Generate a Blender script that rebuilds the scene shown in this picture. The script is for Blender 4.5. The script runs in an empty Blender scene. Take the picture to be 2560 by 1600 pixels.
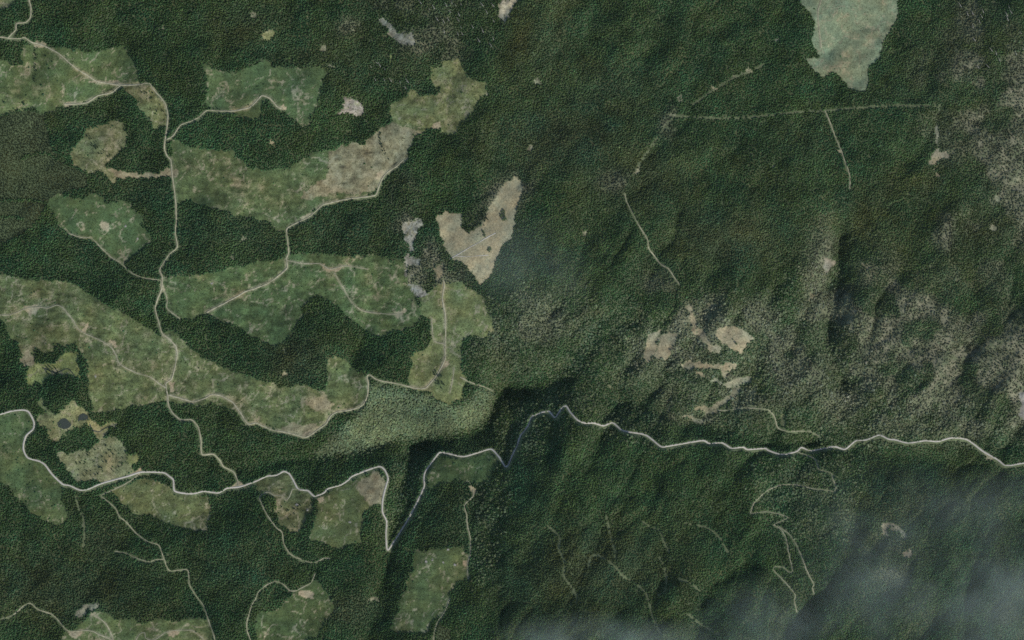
import bpy, math, random, time
import numpy as np
from mathutils import Vector
T0 = time.time()
rng = np.random.default_rng(7)
random.seed(7)
sc = bpy.context.scene

# ------------------------------------------------------------------ camera, sky, sun, exposure
CAM_H = 80000.0                      # looking straight down from orbit-like height
SPAN_X = 5120.0                      # metres across the picture
SUN_EL, SUN_AZ = math.radians(46), math.radians(136)
cam_d = bpy.data.cameras.new('camera'); cam = bpy.data.objects.new('camera', cam_d)
sc.collection.objects.link(cam); sc.camera = cam
cam.location = (0, 0, CAM_H); cam.rotation_euler = (0, 0, 0)
cam_d.sensor_width = 36.0; cam_d.lens = 36.0 * CAM_H / SPAN_X
cam_d.clip_start = 10.0; cam_d.clip_end = 120000.0

world = bpy.data.worlds.new('World'); sc.world = world; world.use_nodes = True
wn = world.node_tree; wn.nodes.clear()
sky = wn.nodes.new('ShaderNodeTexSky'); sky.sky_type = 'NISHITA'; sky.sun_disc = False
sky.sun_elevation = SUN_EL; sky.sun_rotation = SUN_AZ
bg = wn.nodes.new('ShaderNodeBackground'); bg.inputs['Strength'].default_value = 0.15
wo = wn.nodes.new('ShaderNodeOutputWorld')
wn.links.new(sky.outputs[0], bg.inputs[0]); wn.links.new(bg.outputs[0], wo.inputs[0])

sun_d = bpy.data.lights.new('sun', 'SUN'); sun_d.energy = 3.9; sun_d.angle = math.radians(0.53)
sun_d.color = (1.0, 0.95, 0.87)
sun = bpy.data.objects.new('sun', sun_d); sc.collection.objects.link(sun)
sun.rotation_euler = (math.pi / 2 - SUN_EL, 0, math.pi - SUN_AZ); sun.location = (0, 0, 3000)

sc.view_settings.view_transform = 'Standard'; sc.view_settings.look = 'None'
sc.view_settings.exposure = 0.0; sc.view_settings.gamma = 1.0; sc.view_settings.use_curve_mapping = False
cy = sc.cycles
cy.max_bounces = 4; cy.diffuse_bounces = 2; cy.glossy_bounces = 1; cy.transmission_bounces = 1
cy.volume_bounces = 1; cy.transparent_max_bounces = 14; cy.use_denoising = False
sc.render.film_transparent = False; cy.filter_width = 1.55

# ------------------------------------------------------------------ helpers: plan coordinates
K = 2560 / 2419.0                    # plan notes were taken on a 2419-wide sheet of 4 x 4 tiles
def pts(s):
    """'00:u,v u,v 01:...' tile notes or 'F:x,y ...' sheet notes -> array of plan points (2 m units)."""
    out = []; mode = 'F'
    for tok in s.replace('|', ' ').split():
        if ':' in tok:
            mode, tok = tok.split(':')
            if not tok: continue
        u, v = map(float, tok.split(','))
        if mode == 'F': out.append((u * K, v * K))
        else:
            c, r = int(mode[0]), int(mode[1])
            out.append((c * 640 + u * 640 / 2419.0, r * 400 + v * 640 / 2419.0))
    return np.array(out)

MG = 140                             # margin around the frame, plan units
W, H = 2560 + 2 * MG, 1600 + 2 * MG
def to_world(p):
    p = np.asarray(p, float)
    return np.stack([(p[..., 0] - 1280) * 2.0, (800 - p[..., 1]) * 2.0], -1)

def vnoise(cell, seed, shape=(H, W), cx=None):
    r = np.random.default_rng(seed)
    h, w = shape; cx = cx or cell
    L = r.random((int(h / cell) + 3, int(w / cx) + 3)).astype(np.float32)
    y = np.arange(h, dtype=np.float32) / cell; y0 = y.astype(int); fy = y - y0; fy = (fy * fy * (3 - 2 * fy))[:, None]
    x = np.arange(w, dtype=np.float32) / cx; x0 = x.astype(int); fx = x - x0; fx = (fx * fx * (3 - 2 * fx))[None]
    R = L[y0] * (1 - fy) + L[y0 + 1] * fy
    return R[:, x0] * (1 - fx) + R[:, x0 + 1] * fx
def fbm(cell, seed, octv=4, shape=(H, W), gain=0.55):
    a, s, out = 1.0, 0.0, 0
    for k in range(octv):
        out = out + a * vnoise(max(cell / 2 ** k, 1.5), seed * 31 + k, shape); s += a; a *= gain
    return out / s                   # about 0..1, mean 0.5
def sstep(a, b, x):
    t = np.clip((x - a) / (b - a), 0, 1); return t * t * (3 - 2 * t)
def fill(poly, val, dst):
    P = poly + MG
    y0, y1 = max(0, int(P[:, 1].min())), min(H - 1, int(P[:, 1].max()) + 1)
    A = P; B = np.roll(P, -1, 0)
    for y in range(y0, y1 + 1):
        yy = y + 0.5
        m = (A[:, 1] <= yy) != (B[:, 1] <= yy)
        if not m.any(): continue
        a, b = A[m], B[m]
        xs = np.sort(a[:, 0] + (yy - a[:, 1]) / (b[:, 1] - a[:, 1]) * (b[:, 0] - a[:, 0]))
        for i in range(0, len(xs) - 1, 2):
            dst[y, max(0, int(xs[i])):max(0, int(xs[i + 1]))] = val
def blur(a, r, n=2):
    a = a.astype(np.float32)
    for _ in range(n):
        for ax in (0, 1):
            p = [(0, 0), (0, 0)]; p[ax] = (r + 1, r)
            c = np.cumsum(np.pad(a, p, mode='edge'), axis=ax, dtype=np.float64)
            n_ = a.shape[ax]
            sl = lambda s, e: tuple(slice(s, e) if k == ax else slice(None) for k in (0, 1))
            a = ((c[sl(2 * r + 1, 2 * r + 1 + n_)] - c[sl(0, n_)]) / (2 * r + 1)).astype(np.float32)
    return a
def smooth(P, step=3.0):
    """Catmull-Rom through the points, resampled every STEP plan units."""
    P = np.asarray(P, float)
    Q = np.vstack([2 * P[0] - P[1], P, 2 * P[-1] - P[-2]]); out = []
    for i in range(1, len(Q) - 2):
        p0, p1, p2, p3 = Q[i - 1:i + 3]
        n = max(2, int(np.hypot(*(p2 - p1)) / step))
        t = np.linspace(0, 1, n, endpoint=False)[:, None]
        m1 = (p2 - p0) * 0.36; m2 = (p3 - p1) * 0.36
        out.append((2*t**3-3*t**2+1)*p1 + (t**3-2*t**2+t)*m1 + (-2*t**3+3*t**2)*p2 + (t**3-t**2)*m2)
    return np.vstack(out + [P[-1:]])

# ------------------------------------------------------------------ plan of the land
GRN, OLV, TGR, TAN = (.078,.112,.058), (.115,.130,.070), (.165,.172,.100), (.345,.290,.190)
PALE, LIME, RCK, WET = (.205,.270,.195), (.185,.220,.085), (.260,.255,.225), (.190,.200,.110)
# name, label, category, colour, tan share, mottle, shrubs, trees, rock height, outline(s)
LAND = [
 ('clearing','broad green cutblock crossed diagonally by the upper forest road with bright grass at its foot','clearing',(.098,.128,.064),.30,.5,.5,.010,0,
  '00:310,400 480,450 620,450 740,480 900,500 1000,480 1090,430 1160,440 1220,500 1290,640 1330,780 1420,790 1140,820 1000,890 860,960 740,990 600,1000 520,1040 430,1060 400,1080 350,1020 250,1000 100,1060 -300,1130 -300,560 0,570 60,590 130,630 210,600 200,500 250,440 310,430'),
 ('meadow','bright lime grass hollow below the broad green cutblock','meadow',(.150,.195,.085),.15,.5,.4,.02,0,
  '00:-300,880 0,870 90,900 170,910 260,950 330,1000 250,1010 100,1060 -300,1120'),
 ('clearing','narrow tan and olive tongue of cut land below the bend of the upper forest road','clearing',(.185,.178,.100),.45,.7,.6,.03,0,
  '00:1180,820 1430,800 1500,900 1560,980 1590,1060 1590,1200 1480,1210 1420,1160 1390,1080 1310,1000 1270,930 1200,900'),
 ('clearing','pale clearing cut off by the upper corner of the picture','clearing',(.20,.20,.12),.4,.5,.4,.01,0,'00:-300,-400 150,-400 150,0 110,50 0,100 -300,140'),
 ('clearing','small tan fan of cut land with dark gullies above the tan side spur','clearing',(.175,.170,.105),.45,.7,.7,.03,0,
  '00:790,1240 900,1190 1060,1150 1190,1160 1195,1380 1080,1470 1000,1560 01:1000,40 1090,110 1110,240 1060,210 970,90 900,110 850,140 700,50 680,0 00:650,1460 790,1300'),
 ('clearing','green cutblock with a curled road end and pale landing','clearing',(.088,.122,.064),.22,.5,.5,.008,0,
  '00:1890,570 1960,620 2100,680 2220,690 2300,660 2419,610 10:100,590 200,640 400,640 640,630 660,740 610,850 580,950 560,1040 520,1090 490,1210 400,1170 300,1080 230,1030 150,930 70,950 40,1100 00:2400,1120 2300,1110 2220,1060 1960,1010 1960,900 1975,780 1940,680'),
 ('clearing','mottled tan and green cutblock shaped like a dog head beside dark forest','clearing',(.180,.180,.100),.45,.8,.6,.008,0,
  '10:1770,580 1930,560 1950,640 2050,760 2140,770 2200,880 2110,950 2030,1060 1930,1180 1870,1280 1770,1270 1740,1210 1650,1190 1600,1240 1290,1170 1280,1090 1270,1000 1340,950 1450,910 1440,840 1500,860 1560,910 1700,890 1755,870 1740,820 1680,830 1640,740 1660,650 1740,640'),
 ('clearing','large two-toned cutblock, green along the forest road and tan towards the dog-head block','clearing',(.100,.125,.065),.38,.7,.6,.008,0,
  'F:405,322 440,345 512,356 550,358 570,378 600,402 640,402 660,400 705,384 740,362 790,350 832,333 860,345 885,328 905,310 930,300 960,290 1005,300 985,322 960,362 940,392 912,415 896,432 890,456 830,470 790,474 755,488 722,508 690,530 678,540 655,545 640,528 600,515 545,505 500,490 450,476 420,478 410,420'),
 ('bare_slope','bleached tan slash at the head of the large two-toned cutblock','bare slope',(.235,.215,.135),.55,.8,.3,.004,0,
  '10:1180,1220 1290,1170 1600,1240 1530,1280 1480,1340 1440,1400 1420,1512 11:1390,10 1300,70 1180,160 1130,300 900,330 780,300 660,330 500,380 420,350 520,250 640,180 700,90 690,20 10:700,1420 830,1380 920,1330 1000,1370 1070,1320 1120,1260'),
 ('clearing','green cutblock with a round pale landing and a diagonal track along its foot','clearing',(.085,.120,.062),.16,.45,.5,.006,0,
  '01:450,400 560,310 640,360 800,370 900,310 990,340 1000,410 1130,380 1230,410 1250,480 1360,540 1340,640 1430,700 1420,770 1330,850 1250,930 1180,980 1120,950 1040,910 960,830 880,760 780,740 650,690 570,630 520,500'),
 ('bare_strip','tan cleared spur joining the forest road at a right angle','clearing',(.27,.24,.16),.5,.6,.2,0,0,
  '01:1070,85 1150,85 1260,118 1480,128 1520,92 1630,85 1630,160 1400,158 1150,160 1100,125'),
 ('clearing','sprawling rough cutblock with many tan scars between two forest roads','clearing',(.120,.138,.072),.42,.8,.7,.02,0,
  '01:-400,1060 0,1090 250,1120 350,1140 560,1130 740,1190 870,1280 980,1340 1050,1400 1150,1440 1260,1512 02:1400,80 1530,150 1600,90 1680,130 1760,230 1880,330 2000,400 2130,460 2290,510 2419,550 12:120,590 240,640 380,620 500,630 600,665 660,650 670,420 690,350 760,340 830,370 900,430 970,490 1040,510 1050,560 1070,620 1050,720 1020,800 950,845 860,865 760,875 700,920 660,990 560,1055 470,1115 400,1095 300,1065 150,1045 0,975 02:2400,1005 2330,1000 2280,900 2150,840 2000,795 1850,805 1640,790 1590,760 1500,770 1400,795 1260,805 1100,855 960,890 900,860 850,750 840,600 850,480 840,420 790,330 740,240 560,230 520,310 360,300 340,250 300,420 210,400 180,240 100,180 60,40 0,0 01:-400,1512'),
 ('bare_slope','pale tan scar in a bend of the forest road above the gorge','bare slope',(.26,.24,.155),.5,.7,.3,0,0,
  '12:430,740 520,760 620,700 640,680 740,790 700,850 560,860 500,810'),
 ('bare_slope','long tan strip of bare ground on the lower hem of the sprawling cutblock','bare slope',(.25,.23,.15),.5,.7,.3,0,0,
  '12:260,990 400,980 600,985 640,1000 560,1050 470,1105 400,1090 300,1062 240,1030'),
 ('clearing','wide green cutblock with tan tracks below the two-toned one','clearing',(.088,.120,.060),.34,.8,.6,.012,0,
  '01:1550,1120 1700,1100 1900,1080 2419,975 11:0,960 150,950 270,940 330,890 430,880 600,880 740,900 870,920 1000,910 1150,890 1280,950 1390,940 1400,1000 1440,1100 1460,1190 1500,1300 1560,1400 1540,1512 12:1490,60 1350,100 1280,90 1230,160 1080,140 1000,70 920,0 11:780,1380 640,1280 590,1260 520,1300 440,1380 440,1512 12:380,0 350,120 280,200 200,230 120,230 0,170 02:2419,170 2200,60 2050,0 01:1930,1440 1820,1512 1710,1512 1620,1440 1560,1370 1580,1260 1540,1220'),
 ('bare_clearing','smooth tan heart-shaped clearing, the palest large field in the forest','clearing',(.375,.330,.220),.5,.22,.05,0,0,
  '11:1710,520 1800,470 1830,500 1880,500 1940,530 1960,640 2000,690 2080,650 2150,600 2180,480 2230,400 2310,300 2340,220 2419,170 21:20,160 90,180 90,290 70,380 40,500 20,640 0,750 11:2380,770 2300,850 2270,920 2250,1060 2200,1130 2120,1170 2090,1130 2060,1060 1990,1000 1900,940 1820,900 1770,820 1750,700 1720,620'),
 ('clearing','pale green and tan clearing split by a straight dirt track below the heart-shaped field','clearing',(.170,.180,.100),.30,.6,.4,.006,0,
  '11:1560,1290 1700,1200 1770,1150 1850,1160 1960,1140 2010,1200 2090,1240 2150,1330 2200,1430 2220,1512 12:2240,0 2240,110 2190,170 2090,170 2000,150 1960,200 1940,260 1940,430 1970,530 1960,680 1900,770 1830,810 1720,760 1660,690 1600,680 1480,650 1440,600 1440,500 1480,420 1470,350 1500,300 1600,270 1640,220 1660,100 1650,0 11:1560,1450 1560,1400'),
 ('clearing','pale blue-green clearing with tan streaks running off the top edge','clearing',(.225,.238,.192),.42,.32,.15,.002,0,
  '30:290,-500 1220,-500 1220,0 1215,170 1120,330 1070,450 1070,530 960,610 940,720 945,860 820,865 750,840 700,770 640,680 600,660 570,720 510,720 440,690 370,600 340,560 480,540 420,450 420,360 440,190 390,130 330,50 290,0'),
 ('meadow','lime green marsh meadow veined with dark creeks','meadow',(.205,.240,.095),.18,.5,.5,.02,0,
  '02:350,400 440,410 520,400 580,330 730,320 720,400 750,540 740,560 690,530 560,510 430,560 420,600 360,580 330,640 270,580 290,470'),
 ('bare_patch','tan bare patch beside the lime green marsh meadow','bare patch',(.30,.26,.17),.5,.6,.2,.02,0,'02:190,380 260,290 310,340 320,400 240,430'),
 ('meadow','pale sedge meadow around the two dark ponds','meadow',(.185,.205,.105),.2,.7,.9,.05,0,
  '02:600,840 700,770 760,830 830,900 830,940 740,1000 640,1050 590,1110 570,1180 500,1110 440,1010 370,960 370,900 470,890 560,900'),
 ('meadow','thin green grassy finger leading down to the ponds','meadow',(.18,.215,.10),.2,.5,.4,.02,0,'02:370,690 405,745 480,895 450,895 380,790'),
 ('meadow','tan and lime marsh meadow with a dark curling creek','meadow',(.215,.225,.105),.3,.6,.5,.02,0,
  '02:830,930 900,970 960,1000 1060,960 1110,980 1120,1030 1060,1010 1010,1050 1000,1110 940,1140 880,1050 840,1000'),
 ('meadow','large pale wet meadow dotted with trees above the main road','meadow',(.205,.215,.118),.3,.6,.6,.04,0,
  '02:560,1240 700,1260 860,1220 950,1170 1040,1100 1120,1150 1170,1230 1190,1340 1250,1400 1330,1410 1260,1445 1100,1500 900,1505 720,1500 690,1420 620,1330'),
 ('meadow','small round lime meadow beside the large pale wet meadow','meadow',(.20,.225,.095),.2,.4,.2,0,0,'02:1220,1270 1310,1260 1310,1310 1260,1370 1210,1340'),
 ('clearing','green clearing inside the main road bend at the picture edge','clearing',(.092,.120,.062),.2,.5,.6,.06,0,
  '02:-500,900 0,890 230,870 280,900 320,960 310,1040 240,1100 220,1210 240,1290 330,1320 430,1370 500,1470 540,1512 03:590,60 580,180 640,320 630,400 550,410 400,360 290,310 240,230 160,170 80,60 0,30 -500,0'),
 ('clearing','olive brown cutblock with a ragged lower edge just below the main road','clearing',(.122,.130,.068),.3,.7,.6,.02,0,
  '03:1050,90 1240,10 1350,-20 1500,0 1600,60 1650,120 1760,150 1980,140 2000,290 1950,480 1850,470 1690,460 1600,410 1500,360 1400,330 1300,320 1230,290 1150,200'),
 ('clearing','green cutblock with looping pale tracks on the bottom edge','clearing',(.105,.130,.065),.32,.6,.4,.006,0,
  '03:740,1370 860,1270 960,1210 1050,1300 1200,1300 1350,1340 1500,1320 1700,1330 1900,1310 1960,1320 1990,1400 2010,1512 2010,2300 610,2300 610,1512 600,1470 680,1420'),
 ('cliff','pale rock cliff with a dark foot above the looping tracks','cliff',(.22,.21,.16),.3,.6,.3,.02,14,'03:700,1280 780,1190 930,1140 965,1180 850,1240 780,1290'),
 ('clearing','rounded brownish cutblock enclosed by a looping side road','clearing',(.120,.128,.072),.35,.7,.6,.02,0,
  '12:60,1500 150,1475 250,1440 300,1450 340,1512 13:400,90 530,160 530,280 460,370 420,480 360,490 270,440 200,350 190,230 170,150 60,120 0,100 0,20'),
 ('clearing','smooth green cutblock with a bleached tan corner beside the main road','clearing',(.110,.125,.064),.16,.5,.4,.004,0,
  '13:650,130 720,80 850,40 900,10 12:980,1490 1130,1420 1230,1480 13:1240,0 1190,230 1100,240 1040,290 1000,330 995,610 920,610 800,650 740,620 620,590 520,570 510,530 560,400 590,230 590,160'),
 ('bare_slope','bleached tan corner of the smooth green cutblock','bare slope',(.235,.215,.145),.4,.6,.3,0,0,'12:1000,1510 1130,1425 1225,1480 13:1235,20 1195,170 1185,225 1100,240 1040,200 1000,120 960,70'),
 ('clearing','dark green cutblock under the long arch of the main road','clearing',(.080,.110,.055),.15,.45,.6,.03,0,
  '12:1640,1400 1720,1290 1950,1310 2200,1240 2300,1340 2200,1470 13:2180,0 2100,20 1900,10 1720,20 1680,90 1620,40 1610,0'),
 ('clearing','tall green cutblock between two ravines with small pale dots','clearing',(.098,.122,.062),.24,.5,.4,.004,0,
  '13:1490,660 1600,680 1750,650 1900,640 2010,690 2000,760 2000,920 1900,980 1840,1050 1820,1150 1750,1260 1650,1350 1620,1450 1440,1440 1260,1420 1290,1310 1350,1250 1340,1150 1420,1050 1430,960 1490,850'),
 ('clearing','dark green cutblock with a pale landing at its pointed top on the bottom edge','clearing',(.082,.108,.052),.16,.5,.5,.01,0,
  '13:60,1240 210,1230 300,1120 400,1040 560,940 620,980 680,1080 760,1190 700,1270 640,1350 620,1440 560,1490 480,1512 480,2300 0,2300 0,1280'),
 ('bare_field','tan slanted field cut into a twin shape by a dark gully','field',(.35,.315,.22),.4,.4,.1,0,0,
  '22:1300,110 1370,95 1405,110 1390,160 1350,300 1300,400 1240,380 1260,240'),
 ('bare_field','tan wedge field, the greyer twin beside the slanted one','field',(.30,.275,.195),.4,.5,.1,0,0,'22:1405,165 1500,120 1545,140 1530,230 1500,320 1440,390 1380,370 1345,330 1390,210'),
 ('bare_patch','rounded pale tan bare patch with one dark tree in it','bare patch',(.36,.32,.225),.5,.4,.1,0,0,'22:1960,100 2010,70 2160,80 2250,180 2210,240 2140,290 2020,220 1950,150'),
 ('landslide','pale slide scar running down beside the rounded bare patch','landslide scar',(.33,.30,.215),.5,.7,.3,.04,0,
  '21:1660,1400 1700,1400 1745,1512 22:1760,70 1830,120 1870,200 1950,250 1940,300 1860,260 1800,200 1720,120 1695,0'),
 ('bare_strip','bleached upper prong of the forked strips on the open hillside','bare strip',(.35,.315,.22),.5,.6,.2,.02,0,
  '22:1630,400 1700,405 1800,408 1900,418 2000,415 2085,420 2090,460 2030,475 2005,535 1975,535 1955,475 1900,455 1800,452 1690,448 1640,440'),
 ('bare_strip','bleached lower prong of the forked strips on the open hillside','bare strip',(.33,.30,.21),.5,.6,.2,.03,0,
  '22:1690,448 1800,485 1900,540 1990,585 2100,545 2215,515 2220,575 2120,595 2020,622 1965,612 1860,550 1760,495 1650,450'),
 ('bare_strip','curved tan strip below the bleached prongs','bare strip',(.30,.28,.19),.5,.7,.3,.06,0,
  '22:2105,600 2135,640 2095,725 2000,785 1940,815 1790,838 1775,800 1890,790 2005,735 2065,680'),
 ('bare_patch','tan patch of bare ground at the foot of the fork of bleached tracks','bare patch',(.24,.22,.15),.5,.7,.3,.08,0,'22:1780,800 1850,820 1930,850 1940,890 1860,880 1790,840'),
 ('bare_patch','pale stony bank above the shaded river','bare patch',(.24,.23,.17),.4,.7,.3,.06,0,'22:1600,920 1680,890 1760,930 1830,995 1800,1000 1700,940'),
 ('scree','slanting grey scree patch in the dark upper forest','scree',(.245,.240,.205),.2,1.0,.4,.06,5,'10:1160,190 1240,200 1300,260 1340,310 1450,290 1480,400 1400,420 1330,390 1280,330 1230,260'),
 ('scree','pinkish grey rocky patch shaped like a splash in the forest','scree',(.270,.240,.215),.2,1.0,.4,.08,5,'10:820,900 870,940 960,960 1000,1020 970,1110 930,1080 870,1060 800,1080 830,1000'),
 ('meadow','small round lime and tan glade high in the dark forest','meadow',(.20,.215,.105),.3,.4,.2,0,0,'10:70,310 130,280 175,310 150,380 70,380'),
 ('meadow','tiny lime glade in the dark upper forest','meadow',(.19,.235,.105),.1,.4,.2,0,0,'10:1270,540 1300,530 1300,580 1270,610'),
 ('cliff','cream coloured cliff cut off by the top edge','cliff',(.36,.325,.255),.4,.7,.1,.03,12,'10:2310,20 2330,-200 2600,-200 20:60,0 10,45 10:2400,150 2340,210 2290,150'),
 ('scree','pale grey scree funnel above the sparse rocky slope','scree',(.265,.270,.245),.2,1.0,.3,.05,5,'11:1380,620 1450,600 1530,570 1570,620 1530,680 1480,760 1480,830 1460,870 1450,790 1410,740'),
 ('scree','grey scree streak below the scree funnel','scree',(.250,.250,.225),.2,1.0,.5,.12,5,'11:1430,890 1480,930 1560,960 1540,1000 1440,1010 1450,1100 1420,1080'),
 ('scree','light grey scree patch above the pale green clearing','scree',(.275,.275,.255),.2,1.0,.4,.10,5,'11:1460,1180 1560,1200 1620,1260 1540,1290 1480,1240'),
 ('bare_patch','tan rocky patch at the head of the straight dirt track','bare patch',(.25,.225,.16),.4,.7,.3,.06,0,'11:1680,1020 1750,1000 1765,1080 1740,1130 1710,1090'),
 ('landslide','thin pale slide scar hooked at its foot in open forest','landslide scar',(.27,.245,.185),.4,.6,.3,.06,0,
  '30:1580,1220 1620,1240 1615,1330 1605,1400 1640,1450 1700,1420 1690,1480 1620,1512 31:1560,50 1600,80 1640,150 1610,150 1545,60 1530,0 30:1590,1400'),
 ('bare_patch','pinkish bare patch on the edge of the shaded gully','bare patch',(.28,.24,.19),.4,.6,.4,.06,0,'31:530,920 600,960 640,990 590,1020 560,1080 540,1000'),
 ('bare_patch','small tan glade just across the shaded gully','bare patch',(.25,.24,.165),.4,.5,.3,.02,0,'31:890,980 950,960 960,1010 930,1030'),
 ('cliff','grey cliff face cut off by the side edge','cliff',(.25,.245,.235),.1,.6,.2,.02,14,'32:2370,700 2419,670 2700,660 2700,960 2419,950 2380,900'),
 ('meadow','grassy strip with a tan rim above the river bend','meadow',(.17,.19,.105),.3,.4,.2,0,0,'32:120,890 165,890 175,990 120,990'),
 ('bare_patch','two-pronged pale scar above the lower slide in open forest','bare patch',(.23,.21,.16),.4,.7,.5,.15,0,'33:1080,400 1130,420 1200,420 1300,520 1290,560 1200,480 1130,450 1140,540 1090,520'),
 ('bare_patch','pale scar streaked under the mist','bare patch',(.25,.22,.175),.4,.6,.4,.1,0,'33:1260,690 1350,660 1360,710 1310,740'),
]
for u_, du, dv in (('00:1535,270',42,26),('00:2400,150',30,34),('00:2010,185',30,16),('10:640,470',34,34),('10:500,185',22,22),('10:410,85',34,20),('10:700,630',60,26),('10:152,1340',22,34),('10:1030,1155',24,20),
   ('01:2310,760',60,22),('01:2195,925',34,30),('20:240,785',50,20),('20:1560,20',30,22),('20:1600,940',34,22),('20:1510,1110',44,24),('20:2100,730',34,22),('20:1900,850',40,18),('20:2240,670',46,22),('30:80,380',24,28),
   ('21:1180,95',30,44),('21:980,885',34,22),('22:625,445',20,26),('22:920,640',40,26),('21:700,700',46,20),('31:40,75',40,18),('31:2360,200',54,30),('31:2120,650',40,46),('31:420,1300',46,26),('13:1110,1145',90,26),('02:1490,1110',22,18),
   ('03:800,420',16,60),('20:180,1410',40,24),('21:1890,1400',60,30),('31:2150,375',34,34),('12:270,520',34,24),('12:265,300',30,40),('30:1835,375',24,26),('32:2330,1000',40,24)):
    c_ = pts(u_)[0]; q_ = [(c_[0] + du * .24 * math.cos(a), c_[1] + dv * .24 * math.sin(a) + du * .1 * math.cos(a * 2)) for a in np.linspace(0, 6.28, 12)[:-1]]
    LAND.append(('glade', 'tiny pale opening among the trees of the dark forest', 'glade', (.215,.21,.145), .4, .9, .8, .10, 0, 'F:' + ' '.join('%.2f,%.2f' % (x / K, y / K) for x, y in q_)))
LANDINGS = [  # round bare yards where logs were stacked
 ('pale tan landing where the upper forest road enters the broad cutblock','00:310,410 370,390 430,420 440,445 380,455 340,440',0),
 ('long tan landing at the fork of the upper forest road','00:1030,770 1130,760 1150,795 1040,800 920,790 840,780 930,765',0),
 ('tan landing at the end of the short spur by the dark forest','00:610,975 680,945 730,965 720,995 640,995',0),
 ('pale landing at the end of the curled road','10:225,1010 260,985 300,1010 290,1040 240,1040',0),
 ('tan landing in the notch of the dog-head cutblock','10:1650,1180 1720,1160 1750,1200 1700,1215',0),
 ('pinkish landing near the middle of the round-landing cutblock','01:970,585 1000,580 1030,620 1025,660 985,655 960,620',0),
 ('star-shaped pale landing on the left-hand track','01:235,1385 370,1378 335,1440 325,1465 270,1460 250,1420',0),
 ('wide landing at the top of the long forest road straight','01:1510,1190 1545,1130 1555,1220 1530,1250',0),
 ('curved tan landing on the track through the wide green cutblock','11:620,980 690,1015 800,1005 835,1000 780,1035 690,1052',0),
 ('tan landing on the forest road above the large stand','11:430,545 520,500 530,530 440,580',0),
 ('tan landing at the tip of the slash slope','11:1140,120 1240,110 1190,170 1150,180',0),
 ('tan landing at the end of the thin diagonal track','11:1340,1430 1420,1400 1400,1450 1360,1500 1330,1470',0),
 ('tan yard where the straight dirt track bends','12:1760,400 1830,380 1830,430 1760,470',0),
 ('tan landing on the slope above the long road loop','02:1590,580 1640,600 1660,690 1620,680',0),
 ('cream landing at the sharp bend of the hem road','12:430,1075 520,1040 540,1060 470,1112',0),
 ('tan landing where the main road meets the forest road','03:2180,70 2250,10 2300,40 2340,55 2230,72',0),
 ('tan landing between main road and smooth green cutblock','13:590,170 650,150 650,195 610,220',0),
 ('pale hooked landing at the head of the ravine track','13:2005,62 2050,60 2075,120 2050,130',0),
 ('pinkish landing on the side of the tall cutblock','13:1955,770 2005,765 2005,800 1975,805',0),
 ('round cream landing where the bottom track forks','03:650,1430 750,1420 770,1450 730,1490 680,1470',0),
 ('round tan landing on the looping track','03:1600,1420 1680,1410 1690,1460 1630,1480 1600,1450',0),
 ('tan landing at the cliff foot','03:855,1265 910,1255 950,1310 900,1300',0),
 ('pale landing at the pointed top of the dark green cutblock','13:410,1050 490,1040 550,1080 540,1110 480,1100 420,1080',0),
 ('pale landing on the straight upper track','30:640,1415 675,1405 695,1435 660,1445',0),
 ('tan yard where the main road skirts the wet meadow','02:1190,1480 1290,1420 1345,1420 1330,1445',0),
 ('pale bank beside the far bend of the main road','32:2040,1270 2080,1290 2150,1330 2080,1325',0),
 ('tan landing on the rough cutblock track above the gullies','02:1040,200 1080,190 1110,250 1070,265',0),
 ('tan patch of churned soil beside the rough cutblock track','02:700,40 760,100 830,20 830,60 800,125 740,85',0),
]
MAIN = 'main'; FOR = 'forest'; TRK = 'track'; FNT = 'faint'; PAL = 'pale'
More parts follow.
